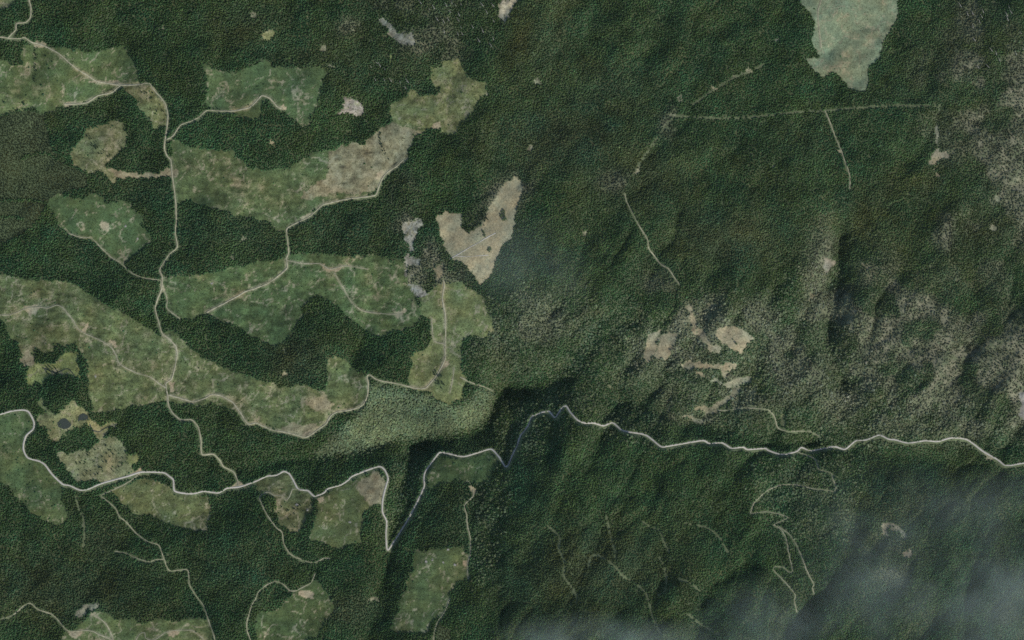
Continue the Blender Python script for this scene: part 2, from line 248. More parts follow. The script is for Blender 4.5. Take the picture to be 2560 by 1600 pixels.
ROADS = [
 (MAIN,'pale grey gravel main road winding across the whole valley','main road',
  '02:-700,1000 -300,960 0,890 110,860 210,848 265,860 295,900 325,970 315,1030 250,1090 225,1170 225,1230 265,1300 380,1335 430,1370 490,1450 550,1512 03:600,40 660,50 750,90 830,85 950,35 1090,-5 02:1210,1475 1340,1435 1540,1440 1600,1475 1640,1512 03:1650,100 1750,125 1840,125 1930,105 2060,120 2150,75 2260,65 2419,10 12:100,1475 190,1465 260,1430 310,1450 350,1512 13:400,85 490,100 550,150 640,120 680,80 800,45 870,0 12:920,1470 1150,1385 1210,1410 1240,1470 1245,1512 13:1200,170 1195,300 1235,390 1230,500 1235,640 1250,660 1290,600 1400,430 1480,290 1585,70 12:1585,1490 1600,1430 1700,1290 1755,1250 1950,1290 2090,1255 2220,1220 2300,1300 2355,1385 2380,1370 2419,1280 22:50,1180 80,1090 150,1000 190,910 340,860 400,920 430,890 470,830 510,810 550,870 620,945 690,972 770,972 865,998 950,970 1050,1045 1260,1085 1400,1190 1480,1188 1790,1138 1860,1165 1980,1158 2070,1208 2180,1200 2225,1222 2390,1212 32:0,1230 130,1270 270,1240 315,1205 415,1232 620,1195 725,1220 830,1140 930,1130 1045,1085 1140,1125 1200,1130 1320,1160 1480,1138 1600,1145 1730,1112 1880,1130 2030,1240 2170,1320 2225,1365 2290,1372 2419,1350 2800,1340'),
 (FOR,'long tan forest road descending from the upper corner to the main road','forest road',
  '00:-600,350 0,355 90,365 180,370 240,360 300,400 380,420 450,450 560,510 700,630 830,720 920,770 1050,795 1200,805 1330,795 1410,790 1450,840 1520,920 1570,1000 1590,1100 1580,1200 1565,1300 1555,1400 1580,1470 1615,1512 01:1625,110 1645,250 1660,400 1665,550 1655,700 1675,820 1600,890 1540,980 1510,1040 1535,1110 1525,1220 1490,1310 1465,1400 1490,1500 02:1530,120 1600,180 1660,250 1675,320 1655,430 1620,560 1570,600 1580,700 1590,800 1630,880 1710,940 1810,940 1870,1010 1900,1130 1910,1265 2010,1265 2070,1320 2110,1385 2200,1430 2240,1512 03:2250,55'),
 (FOR,'pale S-bend side road leaving by the top edge','forest road','00:80,360 150,290 160,220 240,215 290,170 295,80 275,-20 260,-300'),
 (FOR,'short spur road along the dark forest edge under the broad cutblock','forest road','00:1140,810 1060,870 920,910 820,970 700,985 610,985'),
 (FOR,'side road climbing to the curled end and pale landing','forest road','00:1575,1320 1640,1280 1700,1190 1800,1150 1880,1110 1950,1050 2100,1050 2200,1050 2350,1020 2419,960 10:60,905 130,930 190,1000 240,1030'),
 (FOR,'forest road along the lower hem of the two-toned cutblock','forest road','11:1390,0 1330,60 1240,120 1190,180 1160,260 1130,330 1000,355 880,360 760,390 640,420 590,460 500,540 400,590 320,630 290,660 300,780 310,870 285,930 290,1020 200,1100 100,1170 0,1210 01:2300,1250 2200,1310 2050,1390 1950,1440'),
 (FOR,'tan road hemming the sprawling cutblock and climbing to the straight dirt track','forest road','11:1770,1130 1775,1200 1760,1320 1785,1430 1790,1512 12:1790,130 1785,260 1785,370 1740,470 1680,560 1600,640 1520,645 1440,625 1330,600 1200,580 1120,550 1070,515 1045,530 1060,600 1050,720 1020,790 960,830 860,855 770,865 700,910 660,980 550,1060 470,1110 390,1090 280,1060 150,1040 60,1000 0,970 02:2340,980 2260,860 2200,780 2100,720 2000,705 1930,740 1830,770 1700,740 1595,710'),
 (TRK,'diagonal track along the foot of the round-landing cutblock','track','01:650,690 780,735 870,740 960,830 1050,920 1130,960 1200,1030 1270,1080 1370,1115 1510,1135'),
 (TRK,'zigzag track crossing the sprawling cutblock from the picture edge','track','01:-500,1460 0,1465 80,1465 180,1430 260,1400 370,1390 450,1400 530,1370 590,1390 640,1450 690,1512 02:740,80 800,125 880,160 1000,220 1060,260 1100,340 1120,400 1200,460 1300,500 1420,540 1500,600 1565,640'),
 (TRK,'looping track out of the wide landing beside the forest road','track','01:1530,1220 1565,1260 1580,1330 1570,1390 1620,1440 1700,1500'),
 (TRK,'rough track to the curved landing in the wide green cutblock','track','11:295,950 450,980 600,980 700,1030 830,1000 950,1010 1060,1030'),
 (TRK,'thin diagonal track dropping across the wide green cutblock','track','11:740,1070 830,1220 920,1360 1000,1420 1100,1440 1200,1455 1380,1460'),
 (TRK,'short dirt path inside the pale green clearing','track','12:1870,450 1860,560 1830,690'),
 (TRK,'pale bent path joining the straight dirt track','track','11:1660,1490 12:1660,20 1670,150 1700,210 1780,225'),
 (TRK,'light track through broadleaf wood beyond the pale green clearing','track','12:1930,540 2050,600 2150,630 2240,670'),
 (TRK,'dirt track running down the pale blue-green clearing','track','30:510,-300 500,0 470,100 475,250 490,370 500,450'),
 (TRK,'straight upper track dropping from the survey line','track','30:530,1040 580,1150 640,1310 690,1430 715,1512 31:765,130 770,270'),
 (TRK,'lone pale track running down through unbroken dark forest','track','21:1065,320 1080,380 1120,470 1200,620 1280,750 1290,830 1350,910 1400,980 1470,1020 1530,1110 1585,1180'),
 (TRK,'side road switching back below the main road and running to the bottom edge','track','02:1330,1440 03:1240,0 1170,45 1060,95 970,130 955,150 1010,190 1090,260 1130,340 1200,400 1280,490 1380,570 1460,595 1510,620 1550,740 1600,850 1680,850 1760,840 1785,870 1790,980 1850,1080 1920,1180 1970,1310 2020,1450 2035,1512 2050,1900'),
 (TRK,'short overgrown branch off the switchback side road','track','03:1550,745 1480,750 1400,770 1280,730 1200,690 1090,670'),
 (TRK,'track from the picture edge into the looping cutblock','track','03:-500,1360 0,1310 130,1270 220,1190 290,1160 370,1220 500,1270 570,1340 650,1420 850,1420 950,1460 1060,1512 1200,1700'),
 (TRK,'curved track falling from the cliff foot','track','03:890,1270 990,1340 1040,1430 1070,1512 1100,1800'),
 (TRK,'wavy pale track looping past the round tan landing','track','03:1270,1800 1290,1512 1330,1450 1370,1440 1380,1490 1450,1510 1600,1430 1800,1415 1880,1460 1930,1512 1990,1800'),
 (TRK,'looping side road around the rounded brownish cutblock','track','13:440,100 380,85 340,90 315,160 285,190 245,150 180,145 120,115 60,130 35,170 70,260 140,380 200,450 250,490 265,600 320,690 450,760 560,775 640,735 700,740'),
 (TRK,'curving track past the pointed top of the dark green cutblock','track','13:560,880 540,930 520,970 440,1010 380,1040 320,1040 260,985 190,955 100,990 30,1050 0,1120 03:2380,1180 2340,1330 2340,1430 2370,1512 2400,1800'),
 (TRK,'ravine track along the side of the tall green cutblock','track','13:2050,100 2050,150 1970,230 1990,330 2000,440 2025,560 2020,700 2000,780 2005,930'),
 (TRK,'broken track at the foot of the tall green cutblock','track','13:1830,1120 1780,1240 1710,1350 1680,1470 1660,1800'),
 (TRK,'pale track along the slope down to the river','track','22:1930,850 2060,850 2200,830 2350,840 32:0,850 60,920 90,1010 180,1050 380,1050 430,1070 500,1110'),
 (TRK,'dark-edged switchback track below the far stretch of main road','track','32:270,1245 400,1290 450,1320 480,1410 590,1440 610,1500 33:640,60 625,105 560,95 430,80 280,45 130,40 0,90 23:2350,150 2280,220 2250,310'),
 (TRK,'lime track continuing the switchback along the slope','track','23:2250,310 2400,295 33:80,310 160,340 185,355 90,400 50,420'),
 (TRK,'lime green track doubling back like a hook near the mist','track','33:50,420 110,460 160,540 185,650 210,770 225,850 190,860 140,820 70,810 45,840 120,920 200,1010 250,1080 240,1130 265,1240'),
 (TRK,'straighter lime green track beside the hooked one','track','33:100,435 210,520 280,640 350,820 400,930 430,980 415,1010 430,1070'),
 (PAL,'pale straight vehicle trail slanting across the heart-shaped clearing','trail','11:1830,935 1920,885 2040,815 2160,745 2265,690'),
 (PAL,'faint level vehicle trail near the foot of the heart-shaped clearing','trail','11:1880,905 1990,915 2100,905 2200,900'),
 (FNT,'straight survey line cut across the upper forest','forest ride','20:1490,1100 1650,1100 1900,1115 2100,1115 2419,1090 30:300,1055 530,1045 800,1020 1200,1000 1620,1000'),
 (FNT,'oblique upper forest ride with pale gaps','forest ride','20:2380,600 2330,630 2230,680 2100,730 1900,850 1800,920 1700,990'),
 (FNT,'broken forest ride falling from the survey line corner','forest ride','20:1510,1130 1440,1210 1340,1350 1240,1490 21:1200,40 1180,90'),
 (FNT,'thin forked trail in the dark lower forest','trail','23:340,430 440,520 450,560 440,640 490,760 490,900 560,1000 610,1090 600,1160'),
 (FNT,'thin upright trail in the dark lower forest','trail','23:890,340 940,560 965,640 975,740'),
 (FNT,'long thin trail falling through dark forest into the mist','trail','23:720,800 740,720 800,700 900,750 980,820 1050,900 1150,960 1260,1060 1320,1270 1400,1450'),
 (FNT,'thin speckled trail under the river slope','trail','23:1180,340 1280,420 1390,470 1440,600 1480,680'),
 (FNT,'bow-shaped trail in the dark lower forest','trail','23:1380,700 1440,830 1455,950 1440,1030 1380,1080'),
 (FNT,'trail along the dark gully rim','trail','23:1640,400 1850,450 1950,530 1990,600 2050,700'),
 (FNT,'short trail above the gully mouth','trail','23:1570,920 1700,980 1760,1030'),
 (FNT,'trail vanishing under the mist','trail','23:1660,1260 1790,1360 1950,1450'),
 (FNT,'pale dry stream bed below the picture-edge clearing','stream bed','03:720,160 750,270 790,350 800,500 790,620'),
]
RW = {MAIN: 8.6, FOR: 6.2, TRK: 4.0, FNT: 2.2, PAL: 3.6}
CREEKS = [
 ('dark creek curling through the tan and lime marsh','02:850,980 880,1040 940,1055 1020,1010 1120,1035'),
 ('dark forked creek veining the lime marsh meadow','02:400,450 480,480 530,500 640,460 690,500 720,560 700,620'),
]
# ---- valleys: outline, depth m, width m
VALLEYS = [
 ('F:560,1112 660,1094 760,1077 860,1064 920,1044 1000,1042 1110,1026 1150,1000 1170,950 1195,915 1230,925', 84, 100),
 ('F:1195,915 1250,925 1290,915 1330,900 1365,893 1400,918 1450,942 1500,958 1560,978 1620,1000 1700,1012 1780,1040 1850,1052 1900,1045 2000,1060 2060,1072 2150,1078 2250,1088 2330,1104 2419,1130 2600,1150', 46, 75),
 ('F:1002,1042 965,1090 942,1180 918,1300 906,1420 868,1512 840,1650', 78, 72),
 ('F:1196,920 1208,1000 1192,1100 1180,1180 1166,1290 1180,1360 1190,1440', 60, 70),
 ('F:1985,560 1978,640 1962,720 1956,790 1958,840 1990,900', 112, 56),
 ('F:1850,750 1800,830 1780,880', 26, 40),
 ('F:2030,885 2005,930 1990,960', 28, 38),
 ('F:2290,820 2240,880 2220,940', 30, 45),
 ('F:1580,850 1560,900 1520,950', 30, 40),
 ('F:1760,1330 1720,1360 1690,1390 1660,1420', 40, 42),
 ('F:1750,1420 1700,1450 1650,1490 1640,1560', 46, 50),
 ('F:2025,1200 2010,1270 1990,1330 1950,1400 1880,1470 1830,1560', 48, 65),
 ('F:1300,980 1308,1040 1300,1080', 26, 40),
]

# ------------------------------------------------------------------ raster the plan
cls = np.zeros((H, W), np.uint8)
for k, L in enumerate(LAND): Pk = pts(L[9]); ck = Pk.mean(0); fill(ck + (Pk - ck) * (1.18 if L[0] in ('bare_patch', 'landslide', 'scree', 'bare_strip') else 1.10 if L[0] == 'meadow' else 1), k + 1, cls)
NL = len(LAND)
for k, (lab, s, _) in enumerate(LANDINGS):
    P = pts(s); c = P.mean(0); fill(c + (P - c) * 1.12, NL + k + 1, cls)
# a belt around each road and track
roadmask = np.zeros((H, W), np.float32)      # 1 on the bed and verge: no trees
yy, xx = np.mgrid[-14:15, -14:15]
road_lines = []; beltmask = np.zeros((H, W), np.float32)
for kind, lab, cat, s in ROADS:
    P = smooth(pts(s), 3.0); road_lines.append(P)
    r = {MAIN: 5.4, FOR: 4.8, TRK: 3.3, FNT: 3.3, PAL: 1.5}[kind]
    off = {MAIN: 3.6, FOR: 2.2, TRK: 1.5, FNT: 0.8, PAL: 0}[kind]      # verge cut wider on the sunny side
    st = ((xx - off * .45) ** 2 + (yy - off) ** 2 <= r * r)
    rr = np.random.default_rng(int(P.sum()) % 99999)
    for (x, y) in P:
        i, j = int(x) + MG, int(y) + MG
        if kind == FNT and rr.random() < .38: continue
        if 14 <= i < W - 15 and 14 <= j < H - 15:
            if kind in (FOR, TRK): rb0 = 4 if kind == FOR else 2; beltmask[j - rb0:j + rb0 + 1, i - rb0:i + rb0 + 1] = 1
            v = roadmask[j - 14:j + 15, i - 14:i + 15]; np.maximum(v, st, out=v)

# ragged outlines
wx = (vnoise(14, 1) - .5) * 9 + (vnoise(5, 2) - .5) * 5
wy = (vnoise(14, 3) - .5) * 9 + (vnoise(5, 4) - .5) * 5
jj, ii = np.mgrid[0:H, 0:W]
cls = cls[np.clip(jj + wy, 0, H - 1).astype(int), np.clip(ii + wx, 0, W - 1).astype(int)]
del wx, wy

NAT = np.zeros(256, bool)
for k, L in enumerate(LAND):
    if L[0] in ('scree', 'bare_patch', 'landslide', 'cliff', 'bare_strip', 'glade') or (L[0] == 'meadow'): NAT[k + 1] = True
nm_ = NAT[cls]; bl = blur(nm_.astype(np.float32), 4, 1); fr = vnoise(9, 71) * .5 + vnoise(4, 72) * .5
cls[nm_ & (bl < .42 + (fr - .5) * 1.9)] = 0
n_id = 1 + NL + len(LANDINGS)
lut_col = np.zeros((n_id, 3), np.float32); lut_tan = np.zeros(n_id, np.float32); lut_mot = np.zeros(n_id, np.float32)
lut_shr = np.zeros(n_id, np.float32); lut_tree = np.zeros(n_id, np.float32); lut_rock = np.zeros(n_id, np.float32)
lut_col[0] = (.075, .092, .05); lut_tree[0] = 1; lut_mot[0] = .5
for k, L in enumerate(LAND):
    lut_col[k+1] = L[3]; lut_tan[k+1] = L[4]; lut_mot[k+1] = L[5]; lut_shr[k+1] = L[6]; lut_tree[k+1] = L[7]; lut_rock[k+1] = L[8]
for k, L in enumerate(LAND):
    if L[0] == 'clearing': lut_col[k+1] *= (.93, 1.03, .86) if L[3][0] < .14 else (.86, .99, .80); lut_tan[k+1] *= .74
for k in range(len(LANDINGS)):
    lut_col[NL+k+1] = (.36, .305, .215); lut_tan[NL+k+1] = .1; lut_mot[NL+k+1] = .25

def soft(poly_list, r):
    m = np.zeros((H, W), np.float32)
    for s in poly_list: fill(pts(s), 1, m)
    return blur(m, r)
def blobs(lst, grow=1.0):
    m = np.zeros((H, W), np.float32)
    for (fx, fy, rx, ry, ang, a) in lst:
        rx, ry = rx * grow, ry * grow; cx, cy_ = fx * K + MG, fy * K + MG; R = max(rx, ry) * K * 1.6
        x0, x1, y0, y1 = [int(np.clip(v, 0, lim)) for v, lim in ((cx - R, W), (cx + R, W), (cy_ - R, H), (cy_ + R, H))]
        Y, X = np.mgrid[y0:y1, x0:x1]; t = math.radians(ang)
        u = ((X - cx) * math.cos(t) + (Y - cy_) * math.sin(t)) / (rx * K); v = (-(X - cx) * math.sin(t) + (Y - cy_) * math.cos(t)) / (ry * K)
        q = a * np.exp(-(u * u + v * v) ** 1.3); s = m[y0:y1, x0:x1]; np.maximum(s, q, out=s)
    return m

# open stony woodland (few trees, pale ground showing through)
sparse = blobs([(2090,830,130,150,-15,.55),(2310,890,150,110,-20,.6),(1990,880,60,90,0,.5),(1690,800,110,80,20,.7),(1680,900,100,80,0,.5),(1545,820,60,70,0,.35),(1250,760,90,60,0,.3),(1950,680,40,110,0,.5),(2350,420,70,200,0,.45),(2250,280,60,120,-30,.35),
 (2110,790,90,110,-20,.95),(2190,850,70,70,0,.8),(2290,860,60,60,0,.35),(2320,920,90,60,-25,.9),(2390,870,60,60,0,.85),(2260,950,60,40,0,.8),(2360,960,70,40,0,.55),
 (1990,850,60,70,0,.45),(1700,780,70,50,20,.55),(1720,850,60,40,0,.4),(1650,960,70,40,0,.45),(2390,250,50,60,0,.75),(2360,300,70,60,0,.7),(2330,190,60,60,40,.55),
 (2400,400,40,70,0,.6),(2290,520,50,60,0,.6),(2330,560,50,40,0,.5),(2240,560,30,30,0,.45),(2370,520,50,60,0,.5),(2200,760,70,50,0,.6),(2080,760,40,30,0,.6),(1945,640,25,60,0,.6),
 (1020,640,60,60,0,.75),(975,690,40,30,0,.6),(960,500,30,60,0,.45),(2290,170,50,40,60,.5),(2300,60,60,60,0,.35),(1240,420,25,40,30,.5),(1190,460,50,30,-40,.45),
 (1450,430,30,20,0,.35),(1580,290,20,30,0,.4),(2110,1330,60,40,30,.35),(1000,60,110,90,40,.32),(1910,780,60,40,0,.35),(1560,690,60,40,0,.3),(700,1000,40,20,0,.0),
 (1180,500,60,22,-38,.5),(820,60,30,20,0,.3),(2350,90,50,60,0,.3),(1850,880,40,60,0,.35),(2210,410,30,60,0,.25),(2230,680,60,50,0,.3),(2120,690,40,40,0,.35)], 1.3)
_t = math.radians(-58); _jj, _ii = np.mgrid[0:H, 0:W].astype(np.float32)
def _pn(u, v, seed):
    L = np.random.default_rng(seed).random((256, 256)).astype(np.float32)
    i, j = u.astype(np.int32), v.astype(np.int32); fu, fv = u - i, v - j; fu = fu * fu * (3 - 2 * fu); fv = fv * fv * (3 - 2 * fv); i &= 255; j &= 255; i1, j1 = (i + 1) & 255, (j + 1) & 255
    return (L[j, i] * (1 - fu) + L[j, i1] * fu) * (1 - fv) + (L[j1, i] * (1 - fu) + L[j1, i1] * fu) * fv
_u = _ii * math.cos(_t) + _jj * math.sin(_t) + 4000; _v = -_ii * math.sin(_t) + _jj * math.cos(_t) + 4000
streak = _pn(_u / 60, _v / 18, 5) * .6 + _pn(_u / 22, _v / 7, 6) * .4
del _u, _v, _ii, _jj
sparse = np.maximum(sparse, .62 * soft(['F:1960,640 2060,700 2200,720 2450,780 2450,1010 2200,1000 2000,960 1900,900 1780,880 1700,980 1610,960 1640,760 1760,700 1900,780', 'F:2300,160 2450,120 2450,600 2330,600 2280,420'], 34))
sparse = np.clip(sparse * (.30 + 1.45 * sstep(.36, .64, fbm(64, 81, 3))), 0, 1)
# broadleaf wood, lighter than the conifers; dec2 also paints in two sunlit slopes
dec = soft(['F:870,905 1000,925 1080,962 1135,925 1168,925 1166,962 1140,1000 1080,1022 1000,1034 930,1040 880,1062 740,1086 790,1030 860,960'], 10)
dec2 = soft(['F:1095,800 1150,720 1260,690 1400,700 1560,745 1640,830 1600,900 1520,940 1380,890 1200,905 1110,890',
             'F:1640,700 1800,720 1960,600 2000,760 2080,900 2300,960 2419,1000 2419,1060 2200,1030 2000,1040 1800,1030 1620,980 1560,900',
             'F:1780,1090 2000,1085 2010,1200 1990,1270 1880,1270 1780,1180','F:1200,940 1400,930 1560,985 1560,1040 1330,1000 1230,1090 1190,1090',
             'F:960,1070 985,1060 990,1090 960,1180 930,1290 915,1230 930,1130','F:1130,1150 1190,1130 1180,1260 1165,1350 1120,1400 1125,1250'], 26)  # these two outlines lighten the trees to paint in sunlit east-facing slopes
plant = soft(['F:-100,270 0,278 60,262 98,268 112,290 122,340 140,380 170,395 205,412 208,440 160,450 110,480 80,530 40,560 0,575 -100,590',
              '13:1720,1350 1830,1400 1850,1600 1700,1600','02:900,500 1000,500 1100,520 1080,620 1090,720 1050,800 960,870 890,800 860,700'], 3)
for s_ in ('01:-300,380 0,385 250,378 430,400', '00:425,1080 440,1150 470,1250 490,1350 515,1420', '00:210,1512 260,1475 380,1445 480,1465 560,1512', '01:-300,545 130,540 220,560'):
    for (x, y) in smooth(pts(s_), 2):
        i, j = int(x) + MG, int(y) + MG
        if i > 4 and j > 4: plant[j - 3:j + 4, i - 3:i + 4] = -.4
brown = blobs([(1480,150,330,220,0,.15),(1750,430,280,220,0,.2),(2120,260,260,160,0,.15),(2050,500,160,120,0,.2),(1290,60,90,200,0,.5),(1330,330,200,90,0,.75),(1500,420,170,110,0,.6),(1720,560,180,90,0,.75),(1440,230,150,120,0,.5),(150,1390,230,90,0,.6),(1420,1340,220,110,0,.7),
   (700,850,80,60,0,.75),(240,1290,60,60,0,.6),(820,1440,80,40,0,.8),(560,720,0.1,0.1,0,0),(2120,1170,120,70,0,.6),(90,240,90,80,0,.3),(590,60,120,60,0,.4),(2060,470,90,60,0,.4),(1900,330,100,60,0,.35),
   (1250,1380,100,90,0,.5),(1560,1300,120,100,0,.4),(760,150,160,80,0,.4),(1640,880,40,60,0,.4),(2260,640,60,40,0,.4)])
olive = blobs([(1220,110,40,110,15,.8),(2110,560,150,90,0,.6),(2230,590,150,60,-20,.55),(2300,330,90,60,0,.4),(1960,120,0.1,0.1,0,0),(2260,100,120,60,0,.5),(1350,1410,70,50,0,.4),(2150,440,120,80,0,.5),
   (560,60,90,40,-15,.5),(2300,790,80,50,0,.3),(30,420,60,60,0,.5),(2360,1440,40,30,0,.5),(2150,160,80,50,0,.4),(600,1380,0.1,.1,0,0)])
teal = blobs([(560,540,180,60,0,.6),(830,550,150,60,0,.6),(300,620,200,60,25,.4),(300,440,100,60,0,.5),(560,1330,120,90,0,.6),(1100,1080,200,50,-8,.5),(1050,1220,100,80,0,.5),(1240,620,110,70,0,.5),(2200,1240,260,90,0,.4),(1250,1120,60,130,0,.4)])
ragged = soft(['11:1930,520 2000,460 2200,400 2300,320 2330,360 2220,470 2180,620 2080,680 2000,700 1950,640'], 4)

n1 = fbm(46, 11, 4); n2 = fbm(18, 12, 4); n3 = fbm(9, 13, 3); n4 = fbm(120, 14, 3)
n_str = vnoise(6, 15, cx=26) * .6 + vnoise(3.2, 16, cx=12) * .4        # skid rows across slope
tan_amt = lut_tan[cls]
tan = np.clip(sstep(.62 - tan_amt * .32, .80 - tan_amt * .22, .5 * n2 + .3 * n1 + .2 * n3 + .10 * (n_str - .5)) , 0, 1) * np.minimum(1, tan_amt * 2.2)
belt = blur(beltmask, 2, 1) * (cls > 0) * sstep(.30, .55, n2 * .6 + n3 * .4)
va = fbm(70, 17, 4); vb = fbm(55, 18, 4); vc = fbm(46, 20, 4)
vein = np.maximum(sstep(.016, .005, np.abs(va - .5)), sstep(.013, .004, np.abs(vc - .5))) * sstep(.34, .48, n2) * (tan_amt > .1)
gul = sstep(.022, .008, np.abs(vb - .5)) * (cls > 0) * (lut_shr[cls] > .3)
tan = np.maximum(tan, belt * .9); tan = np.clip(np.maximum(tan, vein * .95 * (.55 + n3)), 0, 1)
ground = lut_col[cls] * np.array([.66, .675, .61], np.float32)
mot = lut_mot[cls]
val = 1 + (mot * ((n3 - .5) * 1.2 + (n_str - .5) * .9 + (n2 - .5) * .7 + (vnoise(2.2, 19) - .5) * .5))
ground = ground * val[..., None]
ground = ground * (1 - tan[..., None]) + np.array([.184, .178, .112], np.float32) * tan[..., None] * (1 + .5 * (n3 - .5))[..., None]
hue = (n1 - .5) * 2
ground[..., 0] *= 1 + .22 * hue * (mot > 0); ground[..., 2] *= 1 - .12 * hue
# verge of the roads and open stony wood floor
for0 = (cls == 0)
sp = np.clip(sparse * 1.1, 0, 1) * for0
stony = np.array([.130, .130, .086], np.float32) * (1 + .7 * (n3 - .5) + .4 * (n2 - .5))[..., None]
greens = np.array([.088, .108, .060], np.float32)
mixs = np.clip(sstep(.34, .64, streak * .3 + n2 * .3 + n3 * .4) * 1.1, 0, 1)[..., None]
ground = ground * (1 - sp[..., None]) + (stony * mixs + greens * (1 - mixs)) * sp[..., None]
rm = blur(roadmask, 1, 1)
verge = np.array([.092, .114, .060], np.float32) * (1 + .8 * (n3 - .5) + .5 * (n2 - .5))[..., None]
w_ = (rm * for0)[..., None]; ground = ground * (1 - w_) + verge * w_
w_ = (np.clip(plant, 0, 1) * for0)[..., None]; ground = ground * (1 - w_) + np.array([.055, .075, .036], np.float32) * w_
w_ = (np.clip(dec * 1.1 + dec2 * .6, 0, 1) * for0)[..., None]
ground = ground * (1 - w_ * .7) + np.array([.105, .132, .070], np.float32) * w_ * .7
ground = np.clip(ground, .01, .6)

# trees: where, how tall, what tint
edge = blur((cls == 0).astype(np.float32), 5, 1); frn = vnoise(11, 91) * .5 + vnoise(4, 92) * .5
fray = sstep(.30, .62, edge + (frn - .5) * .85)                 # stands thin out and stray into the open ground
keepclear = (lut_shr[cls] > .25) | (cls == 0)
tden = np.where(keepclear, fray * np.where(cls == 0, 1.0, .55), 0); tden = np.maximum(tden, lut_tree[cls] * .35 * (cls > 0))
tden = tden * (1 - np.clip(roadmask * 1.2, 0, 1))
tden = tden * (1 - .70 * np.clip(sparse * (.30 + .6 * streak + .7 * n2 + .8 * (n3 - .5) + .5 * (n1 - .5)), 0, 1))
tden = tden * np.clip(.75 + .5 * vnoise(4.5, 73) , 0, 1.3)
gaps = sstep(.60, .74, n2 * .5 + n3 * .5)
tden = tden * (1 - .45 * gaps * (.25 + .75 * np.clip(dec + dec2, 0, 1)))
tden = np.where((ragged > .35), np.where(for0, np.minimum(tden, .8 - .35 * ragged), tden), tden)

# ------------------------------------------------------------------ relief
GS = 3                                # plan units per grid step (6 m)
gw, gh = W // GS + 1, H // GS + 1
gx = np.arange(gw) * GS - MG; gy = np.arange(gh) * GS - MG
GX, GY = np.meshgrid(gx.astype(np.float32), gy.astype(np.float32))
def dist_line(P):
    d2 = np.full(GX.shape, 1e12, np.float32)
    for a, b in zip(P[:-1], P[1:]):
        ab = b - a; L2 = (ab ** 2).sum() + 1e-9
        t = np.clip(((GX - a[0]) * ab[0] + (GY - a[1]) * ab[1]) / L2, 0, 1)
        np.minimum(d2, (GX - a[0] - t * ab[0]) ** 2 + (GY - a[1] - t * ab[1]) ** 2, out=d2)
    return np.sqrt(d2)
sh = (gh, gw)
Z = (fbm(260, 41, 3, sh) - .5) * 190 + (fbm(60, 42, 4, sh) - .5) * 74 + (fbm(14, 43, 3, sh) - .5) * 8 + (fbm(5, 49, 2, sh) - .5) * 3.2
def pnoise(u, v, seed):
    L = np.random.default_rng(seed).random((256, 256)).astype(np.float32)
    i, j = np.floor(u).astype(int), np.floor(v).astype(int); fu, fv = u - i, v - j; fu = fu * fu * (3 - 2 * fu); fv = fv * fv * (3 - 2 * fv)
    i &= 255; j &= 255; i1, j1 = (i + 1) & 255, (j + 1) & 255
    return (L[j, i] * (1 - fu) + L[j, i1] * fu) * (1 - fv) + (L[j1, i] * (1 - fu) + L[j1, i1] * fu) * fv
wa, wb = (fbm(40, 47, 3, sh) - .5) * 60, (fbm(40, 48, 3, sh) - .5) * 60
def gullies(ang, cell, stretch, seed):
    t = math.radians(ang); X, Y = GX + wa + 1000, GY + wb + 1000
    u = (X * math.cos(t) + Y * math.sin(t)) / (cell * stretch); v = (-X * math.sin(t) + Y * math.cos(t)) / cell
    g = pnoise(u, v, seed) * .62 + pnoise(u * 2.1 + 7, v * 2.1 + 3, seed + 1) * .38
    return np.abs(2 * g - 1)                       # sharp creases at 0, rounded spurs between
east = (.30 + .70 * sstep(1050, 1500, GX)) * (.42 + .58 * sstep(520, 860, GY)) * (1 - .6 * blur((cls > 0).astype(np.float32), 12)[np.clip((GY + MG).astype(int), 0, H - 1), np.clip((GX + MG).astype(int), 0, W - 1)])
Z += gullies(-62, 95, 2.6, 51) * 62 * east + gullies(-48, 42, 2.2, 53) * 22 * east + gullies(10, 150, 1.6, 55) * 36 + gullies(-70, 210, 1.8, 57) * 70
jit = (fbm(26, 44, 4, sh) - .5) * 60
for n_, (s, D, w) in enumerate(VALLEYS):
    P = smooth(pts(s), 20); d = np.clip(dist_line(P) * 2.0 + jit * .9, 0, None); d = np.sqrt(d * d + 22 ** 2) - 22
    Z -= D * np.exp(-d / w)
# mountain side rising south of the river
riv = smooth(np.vstack([pts(VALLEYS[0][0])[:-2], pts(VALLEYS[1][0])]), 20); rx_ = np.interp(gx, riv[:, 0], riv[:, 1])
south = np.clip((GY - rx_[None]) * 2.0, 0, 1200)
Z += south * .20 * sstep(900, 1500, GX) + south * .06
north = np.clip((rx_[None] - GY) * 2.0, 0, 2400)
Z += 60 * (1 - np.exp(-north / 700)) * sstep(900, 1500, GX)
# a finer ribbed surface on rock
rk = blur(lut_rock[cls], 3)[::GS, ::GS][:gh, :gw]
rk = np.pad(rk, ((0, gh - rk.shape[0]), (0, gw - rk.shape[1])), mode='edge')
Z += rk * (fbm(4, 45, 2, sh) - .45) * 1.6
